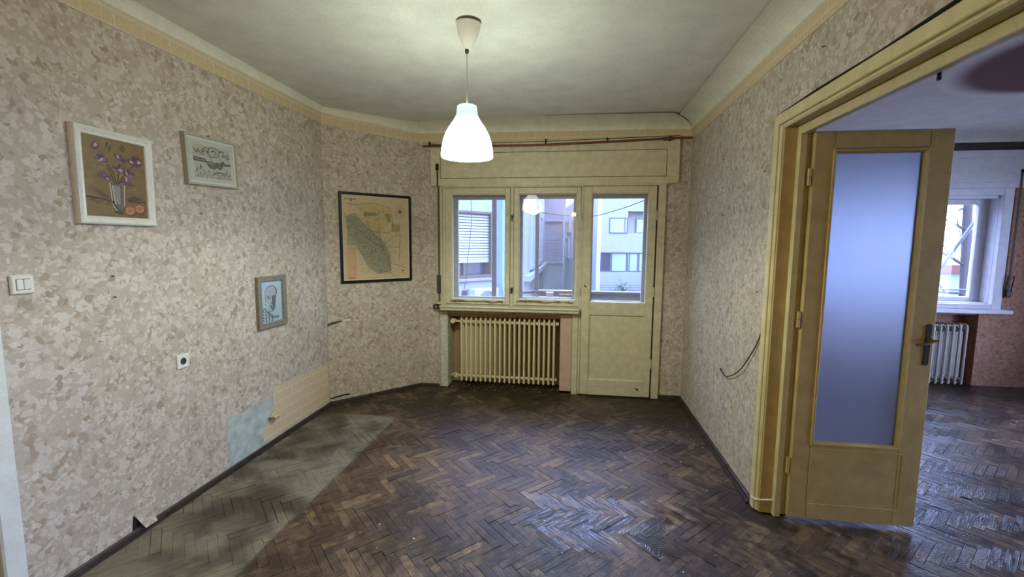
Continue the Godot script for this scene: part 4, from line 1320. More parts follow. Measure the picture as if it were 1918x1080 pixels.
func outside() -> void:
	var b := MB.new()
	b.box(V(-40, -5.6, -60), V(60, -5.2, 12))
	tag(obj("ground", b, "mauve_deck"), "grey courtyard ground far below the windows", "ground", "", "structure")
	# neighbour with the half lowered shutter, left light of the window
	var t := Vector3(0.67, 0, -0.743)
	var A := Vector3(-2.462, 0, -9.503)
	var n := Vector3(0.743, 0, 0.67)
	var fr := Transform3D(Basis(t, Vector3.UP, n), A)
	var h := thing("apartment_building", "white apartment block with half lowered slatted shutter, seen through the left light", "building")
	b = MB.new(); b.xf = fr
	b.box(V(-3.5, 2.20, -3), V(1.05, 4.5, 0))
	b.box(V(-3.5, -5.2, -3), V(1.05, 0.66, 0))
	b.box(V(0.95, 0.66, -3), V(1.05, 2.20, 0))
	b.box(V(-3.5, 0.66, -3), V(-0.9, 2.20, 0))
	b.box(V(-0.9, 0.66, -3), V(0.95, 2.20, -0.26))
	obj("wall", b, "render_white", h)
	b = MB.new(); b.xf = fr
	b.frame4(Vector2(-0.9, 0.68), Vector2(0.95, 2.20), [0.05, 0.09, 0.08, 0.05], -0.14, 0.01)
	b.box(V(0.20, 0.7, -0.2), V(0.26, 1.1, -0.14)); b.box(V(-0.25, 0.7, -0.2), V(-0.19, 1.1, -0.14))
	var wf := obj("window_frame", b, "brown_metal", h)
	b = MB.new(); b.xf = fr; b.box(V(-0.85, 0.77, -0.25), V(0.87, 2.16, -0.2))
	obj("pane", b, "slate_window", wf)
	for k in 18:
		var y := 1.04 + k * 0.0645
		b = MB.new(); b.xf = fr
		b.box(V(-0.85, y, -0.10), V(0.88, y + (0.051 if k else 0.10) - (0.04 if k == 0 else 0.0), -0.075), 0.006)
		obj("slat", b, "slat_white", wf)
	b = MB.new(); b.xf = fr; b.box(V(-1.0, 0.63, -0.02), V(1.0, 0.69, 0.08), 0.01)
	obj("window_sill", b, "render_mauve", h)
	b = MB.new(); b.xf = fr; b.box(V(0.06, 0.10, -0.04), V(0.20, 0.43, 0.012))
	obj("window", b, "slate_window", h)
	b = MB.new(); b.xf = fr
	b.tube([V(1.22, -2.0, 0.05), V(1.22, 0.3, 0.05), V(1.19, 0.5, 0.05), V(1.20, 4.0, 0.05)], 0.035, 8)
	b.box(V(1.05, -5.2, -2.0), V(1.36, 4.5, -0.05))
	obj("drainpipe", b, "render_blue", h)
	var ac := thing("air_conditioner", "white outdoor air conditioning unit with round fan grille below the slatted shutter", "air conditioner")
	b = MB.new(); b.xf = fr; b.box(V(0.24, -0.15, 0.0), V(0.90, 0.47, 0.28), 0.02)
	obj("casing", b, "slat_white", ac)
	b = MB.new()
	b.xf = fr * Transform3D(Basis(Vector3.RIGHT, PI / 2), V(0.56, 0.19, 0.278))
	b.lathe([Vector2(0.0, 0.006), Vector2(0.235, 0.006), Vector2(0.235, 0.0)], 28)
	obj("fan_opening", b, "render_mauve", ac)
	for k in 6:
		b = MB.new(); b.xf = fr
		var ring := []
		for s in 25: ring.append(V(0.56 + cos(TAU * s / 24) * (0.05 + k * 0.036), 0.19 + sin(TAU * s / 24) * (0.05 + k * 0.036), 0.29))
		b.tube(ring, 0.008, 5, false)
		obj("fan_guard", b, "steel_blue", ac)
	# the courtyard fronts behind the middle light
	h = thing("apartment_building", "white front with tall narrow windows on the left side of the courtyard", "building")
	b = MB.new(); b.box(V(-4.5, -5.2, -23.8), V(-1.5, 6.0, -13.9))
	obj("wall", b, "render_white", h)
	for z in [-16.6, -20.4]:
		b = MB.new(); b.xf = on_wall(V(-1.5, 0, z), V(1, 0, 0))
		b.frame4(Vector2(-0.9, 0.55), Vector2(0.9, 2.75), [0.12, 0.12, 0.12, 0.12], 0.0, 0.10)
		b.box(V(-0.05, 0.6, 0.0), V(0.05, 2.7, 0.09))
		var f := obj("window", b, "slat_white", h)
		b = MB.new(); b.xf = on_wall(V(-1.5, 0, z), V(1, 0, 0)); b.box(V(-0.8, 0.65, 0.005), V(0.8, 2.65, 0.03))
		obj("pane", b, "curtain_window", f)
	b = MB.new(); b.box(V(-1.5, 0.28, -23.8), V(-1.28, 0.46, -13.9))
	obj("ledge", b, "render_white", h)
	h = thing("apartment_building", "mauve grey end wall with boarded roller door closing the courtyard", "building")
	b = MB.new()
	b.box(V(-1.7, 0.46, -27), V(-0.40, 5.0, -24.2))
	obj("wall", b, "render_mauve", h)
	b = MB.new(); b.box(V(-1.7, -5.2, -27), V(-0.40, 0.46, -24.05)); b.box(V(-1.7, 0.40, -24.1), V(-0.40, 0.52, -23.9))
	obj("base", b, "render_white", h)
	b = MB.new(); b.box(V(-1.38, 0.52, -24.2), V(-0.68, 1.80, -24.12))
	var rd := obj("roller_door", b, "steel_blue", h)
	for k in 8:
		b = MB.new(); b.box(V(-1.36, 0.55 + k * 0.155, -24.12), V(-0.70, 0.68 + k * 0.155, -24.09), 0.01)
		obj("panel", b, "render_mauve", rd)
	b = MB.new(); b.box(V(-1.45, 2.62, -24.25), V(-0.55, 2.74, -24.0), 0.03)
	obj("canopy", b, "steel_blue", h)
	h = thing("apartment_building", "white front with stacked windows on the right side of the courtyard", "building")
	b = MB.new()
	plan(b, [Vector2(-0.49, -23.88), Vector2(0.80, -14.7), Vector2(0.92, -14.7), Vector2(1.46, -23.88)], -5.2, 3.3)
	obj("wall", b, "render_bright", h)
	var td := Vector3(0.138, 0, 0.99).normalized()
	var nd := Vector3(-0.99, 0, 0.138).normalized()
	for e in [[1.87, 3.46, 1.99, 2.57], [1.87, 3.30, 0.78, 1.80], [4.4, 6.0, 0.78, 2.45]]:
		b = MB.new(); b.xf = Transform3D(Basis(td, Vector3.UP, td.cross(Vector3.UP)), V(-0.541, 0, -24.265))
		var s := 1.0 if td.cross(Vector3.UP).dot(nd) > 0 else -1.0
		b.frame4(Vector2(e[0], e[2]), Vector2(e[1], e[3]), [0.08, 0.08, 0.08, 0.08], -0.1 if s < 0 else 0.0, 0.0 if s < 0 else 0.1)
		var f := obj("window", b, "slat_white", h)
		var c := MB.new(); c.xf = b.xf
		c.box(V(e[0] + 0.06, e[2] + 0.06, -0.03 if s < 0 else 0.0), V(e[1] - 0.06, e[3] - 0.06, 0.0 if s < 0 else 0.03))
		obj("pane", c, "curtain_window", f)
	# the white block across, seen through the balcony door
	h = thing("apartment_building", "white rendered block with dark window bands facing the balcony door", "building")
	var E := Transform3D(Basis(Vector3(0.991, 0, -0.135), Vector3.UP, Vector3(0.135, 0, 0.991)), V(1.464, 0, -32.651))
	b = MB.new(); b.xf = E
	b.box(V(0.46, -5.2, -3), V(9.0, -0.56, 0))
	b.box(V(0.46, 0.86, -3), V(2.5, 8.0, 0))
	b.box(V(2.5, 0.86, -3), V(9.0, 2.26, 0))
	b.box(V(2.5, 3.82, -3), V(9.0, 8.0, 0))
	b.box(V(2.5, 2.26, -3), V(9.0, 3.82, -0.7))
	b.box(V(0.46, -0.56, -3), V(9.0, 0.86, -0.25))
	obj("wall", b, "render_white", h)
	b = MB.new(); b.xf = E; b.box(V(-1.5, -5.2, -3), V(0.46, 8.0, -0.3))
	obj("side_wall", b, "render_blue", h)
	for e in [[1.16, 2.50, 2.24, 3.36, 0.0, "curtain_window", 2.28], [3.22, 4.6, 2.26, 3.34, -0.68, "curtain_window", 3.3], [0.50, 1.40, -0.56, 0.84, -0.2, "slate_window", 0.72], [1.40, 2.58, -0.56, 0.84, -0.2, "curtain_window", 1.45], [2.58, 3.40, -0.56, 0.84, -0.2, "curtain_window", 2.75], [3.40, 4.6, -0.56, 0.84, -0.2, "curtain_window", 3.45]]:
		b = MB.new(); b.xf = E
		b.frame4(Vector2(e[0], e[2]), Vector2(e[1], e[3]), [0.07, 0.07, 0.07, 0.05], e[4] - 0.05, e[4] + 0.05)
		b.box(V(e[6] - 0.03, e[2], e[4] - 0.05), V(e[6] + 0.03, e[3], e[4] + 0.045))
		var f := obj("window", b, "dark_sash", h)
		b = MB.new(); b.xf = E; b.box(V(e[0] + 0.03, e[2] + 0.03, e[4] - 0.03), V(e[1] - 0.03, e[3] - 0.03, e[4] + 0.01))
		obj("pane", b, e[5], f)
	# terrace railing in front of it, with a bush
	var rl := thing("terrace_railing", "thin dark terrace railing at the foot of the white block", "railing")
	for y in [-1.40, -1.56, -1.75]:
		b = MB.new(); b.tube([V(1.9, y, -31.5), V(7.0, y, -32.1)], 0.034, 6)
		obj("rail", b, "steel_blue", rl)
	for k in 8:
		b = MB.new(); b.tube([V(2.0 + k * 0.7, -2.2, -31.5 - k * 0.08), V(2.0 + k * 0.7, -1.40, -31.5 - k * 0.08)], 0.025, 6)
		obj("post", b, "steel_blue", rl)
	b = MB.new(); b.box(V(0.8, -5.2, -31.9), V(9, -2.0, -24.0))
	tag(obj("flat_roof", b, "mauve_deck"), "mauve flat roof with terrace railing below the white block", "roof")
	b = MB.new()
	for k in 170:
		var p := V(3.45 + rng.randfn(0, 0.22), -1.62 + rng.randfn(0, 0.20), -31.2 + rng.randfn(0, 0.15))
		var u := Vector3(rng.randfn(0, 1), rng.randfn(0, 1), rng.randfn(0, 1)).normalized() * 0.09
		var w := u.cross(Vector3(rng.randfn(0, 1), rng.randfn(0, 1), 0.3)).normalized() * 0.05
		b.tri(p - u, p + w, p + u); b.tri(p - u, p + u, p - w)
	var bush := obj("bush", b, "leaf")
	tag(bush, "small green bush growing at the terrace railing", "bush")
	# balcony parapet, rail and posts just outside
	b = MB.new()
	b.box(V(-1.7, -0.22, -5.62), V(1.25, -0.10, -4.65))
	tag(obj("balcony_floor", b, "mauve_deck"), "bare concrete floor of the balcony", "balcony", "", "structure")
	var bp := thing("balcony_parapet", "brown railed balcony parapet with slim dark posts outside the window", "parapet")
	b = MB.new(); b.box(V(-0.46, -0.10, -5.56), V(1.25, 0.875, -5.48), 0.005)
	obj("parapet_wall", b, "mauve_deck", bp)
	b = MB.new(); b.box(V(-0.46, 0.875, -5.58), V(1.25, 0.915, -5.46), 0.006)
	b.tube([V(-0.43, 0.895, -5.52), V(-0.55, 0.893, -5.42), V(-0.66, 0.893, -5.30)], 0.02, 6)
	obj("rail", b, "brown_metal", bp)
	b = MB.new(); b.box(V(-1.000, -0.10, -5.53), V(-0.945, 2.6, -5.48), 0.004)
	obj("post", b, "brown_metal", bp)
	b = MB.new(); b.box(V(-0.455, -0.10, -5.53), V(-0.408, 2.6, -5.48), 0.004)
	obj("post", b, "brown_metal", bp)
	b = MB.new(); b.box(V(-0.64, 0.80, -5.47), V(0.12, 0.845, -5.05), 0.005)
	b.box(V(-0.62, -0.10, -5.40), V(-0.56, 0.80, -5.15)); b.box(V(0.02, -0.10, -5.40), V(0.10, 0.80, -5.15))
	tag(obj("balcony_shelf", b, "mauve_deck"), "narrow mauve shelf standing against the balcony parapet", "shelf")
	b = MB.new()
	b.extrude(PackedVector2Array([Vector2(-0.288, 0.845), Vector2(-0.216, 0.845), Vector2(-0.210, 0.922), Vector2(-0.294, 0.922)]), V(0, 0, -5.25), Vector3.RIGHT, Vector3.UP, V(0, 0, 0.08))
	tag(obj("plant_pot", b, "slat_white"), "small white tub on the balcony shelf", "tub")
	for k in 2:
		b = MB.new(); b.box(V(-0.143 + k * 0.078, 0.845, -5.24), V(-0.070 + k * 0.078, 0.905, -5.16), 0.004)
		tag(obj("brick", b, "brick"), "red brick lying on the balcony shelf " + ["beside the white tub", "farther from the white tub"][k], "brick", "bricks on the balcony shelf")
	b = MB.new()
	b.tube(curve([V(-0.46, 0.90, -5.24), V(-0.44, 0.86, -5.22), V(-0.42, 0.90, -5.22), V(-0.40, 0.86, -5.2), V(-0.38, 0.90, -5.2)], 4), 0.008, 6)
	b.tube([V(-0.46, 0.852, -5.24), V(-0.38, 0.852, -5.2)], 0.008, 6)
	tag(obj("wire_bracket", b, "brown_metal"), "bent rusty wire bracket on the balcony shelf", "bracket")
	b = MB.new()
	b.tube(curve([V(-1.45, 2.6, -14.8), V(-0.86, 2.44, -14.2), V(-0.01, 2.24, -12.25), V(0.56, 2.24, -12.3), V(1.0, 2.28, -10.8), V(1.43, 2.38, -9.4), V(2.2, 2.7, -8.0)], 5), 0.012, 5)
	tag(obj("overhead_cable", b, "dark_metal"), "thin dark cable sagging across the courtyard", "cable")
	b = MB.new()
	b.tube(curve([V(-2.0, 2.6, -8.6), V(-1.98, 1.9, -8.6), V(-2.05, 1.2, -8.6), V(-2.12, 0.6, -8.6), V(-2.3, 0.25, -8.6)], 4), 0.006, 5)
	tag(obj("hanging_cable", b, "dark_metal"), "thin cable hanging in front of the slatted shutter", "cable")
	# beyond the far room: a steel brace, rails, a bare tree, a low pale building
	b = MB.new()
	b.tube([V(4.45, 1.0, -6.2), V(5.10, 2.16, -6.2)], 0.02, 8)
	b.tube([V(3.0, 0.965, -6.2), V(6.0, 0.955, -6.2)], 0.010, 8)
	tag(obj("steel_brace", b, "steel_blue"), "diagonal steel brace crossing the far window", "brace")
	b = MB.new(); b.box(V(2.0, -0.2, -6.35), V(6.5, 0.86, -6.25))
	tag(obj("balcony_screen", b, "curtain_window"), "pale blue balcony panel below the far window", "screen")
	var tree := thing("bare_tree", "bare branched tree outside the far window", "tree")
	b = MB.new()
	b.tube([V(7.6, -5.2, -9.8), V(7.5, -1.5, -9.7), V(7.5, 0.6, -9.5), V(7.3, 2.0, -9.4), V(7.1, 4.5, -9.3)], [0.16, 0.12, 0.10, 0.07, 0.03], 8)
	obj("trunk", b, "bark", tree)
	b = MB.new()
	branch(b, V(7.45, 1.1, -9.45), V(-1, 0.35, 0.1), 1.6, 0.03, 4)
	branch(b, V(7.5, 0.6, -9.5), V(-1, 0.15, 0.2), 1.6, 0.028, 4)
	branch(b, V(7.3, 1.8, -9.4), V(-0.9, 0.3, 0), 1.5, 0.028, 4)
	branch(b, V(7.2, 2.6, -9.4), V(-0.8, -0.25, 0.1), 1.4, 0.025, 4)
	branch(b, V(7.2, 2.2, -9.4), V(-0.6, -0.1, 0.3), 1.4, 0.025, 4)
	obj("branches", b, "bark", tree)
	h = thing("apartment_building", "tall pale block added outside the hidden part of the far window to cut sky light", "building")  # added block, screens the bright sky from the frosted pane
	b = MB.new(); b.box(V(4.3, -5.2, -19.0), V(9.5, 9.0, -14.0))
	obj("wall", b, "render_white", h)
	for k in 4:
		b = MB.new(); b.xf = on_wall(V(5.0 + k * 1.2, 0, -14.0), V(0, 0, 1))
		b.frame4(Vector2(-0.5, 0.6), Vector2(0.5, 2.0), [0.07, 0.07, 0.07, 0.07], -0.05, 0.05)
		var f := obj("window", b, "steel_blue", h)
		b = MB.new(); b.xf = on_wall(V(5.0 + k * 1.2, 0, -14.0), V(0, 0, 1)); b.box(V(-0.45, 0.65, -0.02), V(0.45, 1.95, 0.01))
		obj("pane", b, "curtain_window", f)
	h = thing("low_building", "low pink and white building behind the bare tree", "building")
	b = MB.new(); b.box(V(8, -5.2, -30), V(40, 0.2, -24))
	obj("wall", b, "render_white", h)
	b = MB.new(); b.box(V(7.8, 0.2, -30), V(40, 0.6, -23.8))
	obj("roof", b, "brick", h)

func branch(b: MB, at: Vector3, dir: Vector3, l: float, r: float, depth: int) -> void:
	var pts := [at]
	var d := dir.normalized()
	for k in 4:
		d = (d + Vector3(rng.randfn(0, 0.16), rng.randfn(0.03, 0.16), rng.randfn(0, 0.12))).normalized()
		pts.append(pts[-1] + d * l / 4.0)
	b.tube(pts, [r, r * 0.85, r * 0.7, r * 0.55, r * 0.4], 5, false)
	if depth > 0:
		for k in range(1, 5):
			branch(b, pts[k], d.rotated(Vector3.BACK, rng.randf_range(-1.0, 1.0)).rotated(Vector3.UP, rng.randf_range(-0.5, 0.5)), l * 0.5, r * 0.5, depth - 1)

# ------------------------------------------------------------------ things on the walls
func picture(called: String, label: String, cat: String, xf: Transform3D, w: float, hgt: float, prof: Array, inner: float, frame_mat: String, print_mat: String, zp: float, sight: Vector2) -> Node3D:
	var t := thing(called, label, cat)
	t.transform = xf
	var b := MB.new()
	b.ring(Vector2(-w / 2, -hgt / 2), Vector2(w / 2, hgt / 2), prof)
	obj("frame", b, frame_mat, t)
	b = MB.new()
	b.box(V(-w / 2 + 0.004, -hgt / 2 + 0.004, 0.0), V(w / 2 - 0.004, hgt / 2 - 0.004, zp - 0.002))
	obj("backing", b, "frame_wood", t)
	var pw := w - 2.0 * inner - 2.0 * sight.x
	var ph := hgt - 2.0 * inner - 2.0 * sight.y
	if sight.x > 0.0:
		b = MB.new()
		b.box(V(-w / 2 + inner - 0.003, -hgt / 2 + inner - 0.003, zp - 0.003), V(w / 2 - inner + 0.003, hgt / 2 - inner + 0.003, zp - 0.0005))
		obj("mat_board", b, "mat_board", t)
	b = MB.new()
	b.mapper = func(p: Vector3, _n: Vector3) -> Vector2: return Vector2(p.x / pw + 0.5, 0.5 - p.y / ph)
	b.box(V(-pw / 2, -ph / 2, zp - 0.002), V(pw / 2, ph / 2, zp))
	obj("print", b, print_mat, t)
	return t

func glaze(t: Node3D, w: float, hgt: float, z: float) -> void:
	var b := MB.new()
	b.box(V(-w / 2, -hgt / 2, z - 0.001), V(w / 2, hgt / 2, z))
	obj("glass", b, "pane", t)

func pictures() -> void:
	var out := V(1, 0, 0)
	# floral still life in the broad white frame
	var x := on_wall(V(XL, 1.788, -1.872), out)
	x.basis = x.basis * Basis(Vector3.BACK, 0.0) * Basis(Vector3.RIGHT, 0.01)
	picture("painting", "still life of purple flowers in a tumbler with orange halves, in a white frame", "painting", x, 0.366, 0.436,
		[Vector2(0, 0), Vector2(0, 0.020), Vector2(0.004, 0.030), Vector2(0.010, 0.033), Vector2(0.016, 0.030), Vector2(0.026, 0.024), Vector2(0.032, 0.026), Vector2(0.037, 0.022), Vector2(0.039, 0.012)], 0.0385, "white_frame", "flowers", 0.016, Vector2.ZERO)
	# boats in the narrow silver frame
	x = on_wall(V(XL, 1.967, -2.455), out)
	x.basis = x.basis * Basis(Vector3.BACK, 0.035)
	var t := picture("framed_print", "black boat linocut with clouds in a narrow silver frame beside the flower painting", "print", x, 0.388, 0.286,
		[Vector2(0, 0), Vector2(0, 0.028), Vector2(0.003, 0.031), Vector2(0.011, 0.031), Vector2(0.014, 0.028), Vector2(0.014, 0.012)], 0.0135, "silver_frame", "boat", 0.018, Vector2(0.012, 0.012))
	glaze(t, 0.362, 0.26, 0.0215)
	var b := MB.new(); b.tube([V(-0.02, 0.145, 0.004), V(-0.005, 0.152, 0.010), V(0.01, 0.145, 0.004)], 0.003, 6)
	obj("hanger", b, "dark_metal", t)
	# small portrait
	x = on_wall(V(XL, 1.062, -2.930), out)
	t = picture("framed_print", "small black portrait print on pale blue in a deep grey frame, lowest on the wall", "print", x, 0.306, 0.372,
		[Vector2(0, 0), Vector2(0, 0.024), Vector2(0.003, 0.027), Vector2(0.034, 0.027), Vector2(0.038, 0.024), Vector2(0.038, 0.006)], 0.037, "grey_frame", "portrait", 0.009, Vector2.ZERO)
	glaze(t, 0.236, 0.30, 0.013)
	# the map on the angled wall
	var d := Vector3(0.692, 0, -0.722)
	var nn := Vector3(0.722, 0, 0.692)
	x = on_wall(V(XL, 1.533, ZC) + d * 0.474, nn)
	t = picture("framed_map", "large old city map in a thin black frame on the angled wall", "map", x, 0.700, 0.832,
		[Vector2(0, 0), Vector2(0, 0.017), Vector2(0.003, 0.020), Vector2(0.022, 0.020), Vector2(0.025, 0.017), Vector2(0.025, 0.005)], 0.0245, "black_frame", "map", 0.009, Vector2(0.007, 0.007))
	var tm := TextMesh.new()
	tm.text = "BUCURESTI"
	var f := SystemFont.new()
	f.font_names = PackedStringArray(["Droid Serif"])
	f.font_weight = 700
	tm.font = f
	tm.font_size = 32
	tm.pixel_size = 0.00056
	tm.depth = 0.0006
	tm.material = M["dark_plastic"]
	var mi := MeshInstance3D.new()
	mi.name = "lettering"
	mi.mesh = tm
	mi.position = V(-0.247, 0.352, 0.0095)
	t.add_child(mi, true)
	var t2 := tm.duplicate()
	t2.text = "SCARA 1:15000"
	t2.pixel_size = 0.00026
	mi = MeshInstance3D.new()
	mi.name = "lettering"
	mi.mesh = t2
	mi.position = V(-0.25, -0.365, 0.0095)
	t.add_child(mi, true)

func lamp() -> void:
	var t := thing("pendant_lamp", "white bell shaped pendant lamp, lit, hanging from the ceiling", "lamp", V(-0.575, 0, -2.4))
	var b := MB.new()
	b.xf = Transform3D(Basis(Vector3(0.8, 0, -0.6).normalized(), 0.10), V(0.004, 2.518, 0))
	b.lathe([Vector2(0.0, -0.002), Vector2(0.017, -0.002), Vector2(0.020, 0.003), Vector2(0.030, 0.020), Vector2(0.044, 0.045), Vector2(0.056, 0.078), Vector2(0.063, 0.108), Vector2(0.066, 0.124), Vector2(0.064, 0.125), Vector2(0.060, 0.11), Vector2(0.0, 0.10)], 32)
	obj("ceiling_cup", b, "lamp_plastic", t)
	b = MB.new(); b.lathe([Vector2(0.0, 2.494), Vector2(0.006, 2.494), Vector2(0.010, 2.50), Vector2(0.011, 2.518)], 16)
	obj("cord_grip", b, "grey_metal", t)
	b = MB.new(); b.box(V(-0.03, 2.612, -0.03), V(0.03, 2.65, 0.03), 0.004)
	obj("ceiling_hook", b, "dark_plastic", t)
	b = MB.new(); b.tube([V(0, 2.50, 0), V(0.001, 2.40, 0), V(0.0, 2.30, 0), V(0, 2.18, 0)], 0.0032, 8)
	obj("cord", b, "cable_white", t)
	# the opal shade: dim at the neck, where the bulb does not reach
	var neck := mat("shade_neck_glow", Color(0.85, 0.90, 0.90), 0.3)
	neck.emission_enabled = true
	neck.emission = Color(0.72, 0.90, 0.90)
	neck.emission_energy_multiplier = 0.75
	var m := mat("lamp_shade_glow", Color(0.90, 0.93, 0.92), 0.3)
	m.emission_enabled = true
	m.emission = Color(0.97, 1, 1)
	m.emission_energy_multiplier = 4.5
	b = MB.new()
	var prof := [Vector2(0.018, 2.226), Vector2(0.048, 2.228), Vector2(0.053, 2.224), Vector2(0.0545, 2.205), Vector2(0.057, 2.186), Vector2(0.064, 2.165)]
	b.lathe(prof, 48)
	obj("shade_neck", b, neck, t)
	b = MB.new()
	prof = [Vector2(0.064, 2.165), Vector2(0.078, 2.142), Vector2(0.098, 2.114), Vector2(0.116, 2.082), Vector2(0.129, 2.046), Vector2(0.137, 2.008), Vector2(0.1405, 1.975), Vector2(0.1405, 1.962), Vector2(0.138, 1.958), Vector2(0.1365, 1.962), Vector2(0.134, 2.008), Vector2(0.126, 2.046), Vector2(0.112, 2.082), Vector2(0.094, 2.114)]
	b.lathe(prof, 48)
	obj("lamp_shade", b, m, t)
	var bm := mat("lamp_bulb_glow", Color(1, 1, 1), 0.3)
	bm.emission_enabled = true
	bm.emission = Color(1.0, 0.97, 0.90)
	bm.emission_energy_multiplier = 3.0
	b = MB.new()
	b.lathe([Vector2(0.0, 1.99), Vector2(0.015, 1.994), Vector2(0.026, 2.006), Vector2(0.030, 2.022), Vector2(0.026, 2.044), Vector2(0.018, 2.066), Vector2(0.014, 2.085), Vector2(0.0, 2.086)], 24)
	obj("bulb", b, bm, t)
	b = MB.new(); b.lathe([Vector2(0.0, 2.084), Vector2(0.019, 2.084), Vector2(0.020, 2.12), Vector2(0.016, 2.18), Vector2(0.0, 2.19)], 20)
	obj("lamp_holder", b, "white_plastic", t)
	var l := OmniLight3D.new()
	l.name = "lamp_light"
	l.position = V(0, 2.035, 0)
	l.light_color = Color(0.96, 1.0, 0.91)
	l.light_energy = 0.48
	l.light_size = 0.12
	l.omni_range = 12.0
	l.omni_attenuation = 2.0
	l.shadow_enabled = true
	t.add_child(l)
	var dn := SpotLight3D.new()
	dn.name = "lamp_downlight"
	dn.position = V(0, 2.03, 0)
	dn.rotation = V(-PI / 2, 0, 0)
	dn.light_color = Color(0.97, 1.0, 0.93)
	dn.light_energy = 1.2
	dn.light_size = 0.10
	dn.spot_angle = 80.0
	dn.spot_angle_attenuation = 0.35
	dn.spot_range = 12.0
	dn.spot_attenuation = 2.0
	dn.shadow_enabled = true
	t.add_child(dn)

	# the warm bare bulb of the hall behind the viewpoint, which the window panes mirror
	t = thing("hall_lamp", "bare warm bulb on a short cord behind the viewpoint", "lamp", V(0.02, 0, 0.75))
	b = MB.new(); b.tube([V(0, 2.65, 0), V(0, 2.22, 0)], 0.004, 8)
	obj("cord", b, "cable_white", t)
	b = MB.new(); b.lathe([Vector2(0.0, 2.15), Vector2(0.018, 2.15), Vector2(0.020, 2.20), Vector2(0.010, 2.23), Vector2(0.0, 2.23)], 16)
	obj("lamp_holder", b, "dark_plastic", t)
	var hm := mat("hall_bulb_glow", Color(1, 1, 1), 0.3)
	hm.emission_enabled = true
	hm.emission = Color(1.0, 0.80, 0.55)
	hm.emission_energy_multiplier = 12.0
	b = MB.new()
	b.lathe([Vector2(0.0, 2.06), Vector2(0.018, 2.065), Vector2(0.031, 2.085), Vector2(0.034, 2.105), Vector2(0.026, 2.13), Vector2(0.015, 2.15), Vector2(0.0, 2.151)], 20)
	obj("bulb", b, hm, t)
	var hl := OmniLight3D.new()
	hl.name = "hall_light"
	hl.position = V(0, 2.10, 0)
	hl.light_color = Color(1.0, 0.88, 0.70)
	hl.light_energy = 0.68
	hl.light_size = 0.04
	hl.omni_range = 12.0
	hl.omni_attenuation = 2.0
	hl.shadow_enabled = true
	t.add_child(hl)

func radiators() -> void:
	var t := thing("radiator", "cream ribbed radiator of twenty sections in the niche under the window", "radiator")
	radiator(t, 20, -1.116, 0.0502, 0.060, 0.736, -4.375, "radiator_paint")
	var b := MB.new()
	b.tube([V(-1.14, 0.685, -4.43), V(-1.19, 0.685, -4.43)], 0.013, 10)
	b.tube([V(-1.175, 0.69, -4.43), V(-1.24, 0.715, -4.46), V(-1.251, 0.715, -4.50)], 0.010, 8)
	obj("pipe", b, "radiator_paint", t)
	b = MB.new()
	b.xf = Transform3D(Basis(Vector3.RIGHT, PI / 2), V(-1.20, 0.695, -4.43))
	b.lathe([Vector2(0, -0.01), Vector2(0.018, -0.01), Vector2(0.018, 0.03), Vector2(0.026, 0.034), Vector2(0.026, 0.062), Vector2(0.022, 0.068), Vector2(0.004, 0.069), Vector2(0, 0.066)], 20)
	obj("valve", b, "radiator_paint", t)
	b = MB.new()
	b.tube([V(-1.13, 0.105, -4.43), V(-1.19, 0.105, -4.43), V(-1.235, 0.095, -4.46), V(-1.25, 0.095, -4.50)], 0.013, 10)
	b.box(V(-1.205, 0.085, -4.45), V(-1.165, 0.13, -4.41), 0.006)
	b.tube([V(-1.185, 0.105, -4.43), V(-1.20, 0.135, -4.40)], 0.010, 8)
	obj("pipe", b, "radiator_paint", t)
	b = MB.new()
	b.tube([V(-0.163, 0.685, -4.43), V(-0.118, 0.685, -4.43)], 0.020, 10)
	obj("end_plug", b, "radiator_paint", t)
	b = MB.new()
	b.tube([V(-0.163, 0.105, -4.43), V(-0.130, 0.105, -4.43)], 0.018, 10)
	obj("end_plug", b, "radiator_paint", t)
	t = thing("radiator", "pale ribbed radiator half hidden behind the open door in the far room", "radiator")
	radiator(t, 24, 4.165 - 23 * 0.062, 0.062, 0.022, 0.676, -5.205, "far_radiator_paint")

func radiator(t: Node3D, count: int, x0: float, step: float, y0: float, y1: float, zf: float, mt: String) -> void:
	var b := MB.new()
	var r := 0.0122
	for z in [0.0, -0.06, -0.12]:
		b.tube([V(0, y0 + r * 0.3, z - r), V(0, y0 + r, z - r), V(0, y1 - 0.03, z - r), V(0, y1 - 0.008, z - r - (0.008 if z > -0.1 else -0.008))], [r * 0.7, r, r, r * 0.8], 8)
	# shoulders joining the columns, and the hubs between sections
	for y in [[y1 - 0.055, 0.030], [y0 + 0.045, 0.026]]:
		b.tube([V(-step * 0.5, y[0], -r - 0.045), V(-step * 0.22, y[0], -r - 0.045), V(-step * 0.15, y[0], -r - 0.045), V(step * 0.15, y[0], -r - 0.045), V(step * 0.22, y[0], -r - 0.045), V(step * 0.5, y[0], -r - 0.045)], [y[1] * 0.62, y[1] * 0.62, y[1], y[1], y[1] * 0.62, y[1] * 0.62], 12, false)
		b.tube([V(0, y[0] + 0.006, -r + 0.004), V(0, y[0] + 0.006, -0.125)], r * 1.05, 8)
	b.tube(curve([V(0, y1 - 0.012, -r), V(0, y1 - 0.004, -0.03), V(0, y1, -0.07), V(0, y1 - 0.006, -0.11), V(0, y1 - 0.014, -0.13)], 3), r * 0.8, 8)
	var first := obj("section", b, mt, t)
	first.position = V(x0, 0, zf)
	for k in range(1, count):
		var c := first.duplicate()
		c.position = V(x0 + k * step, 0, zf)
		t.add_child(c, true)

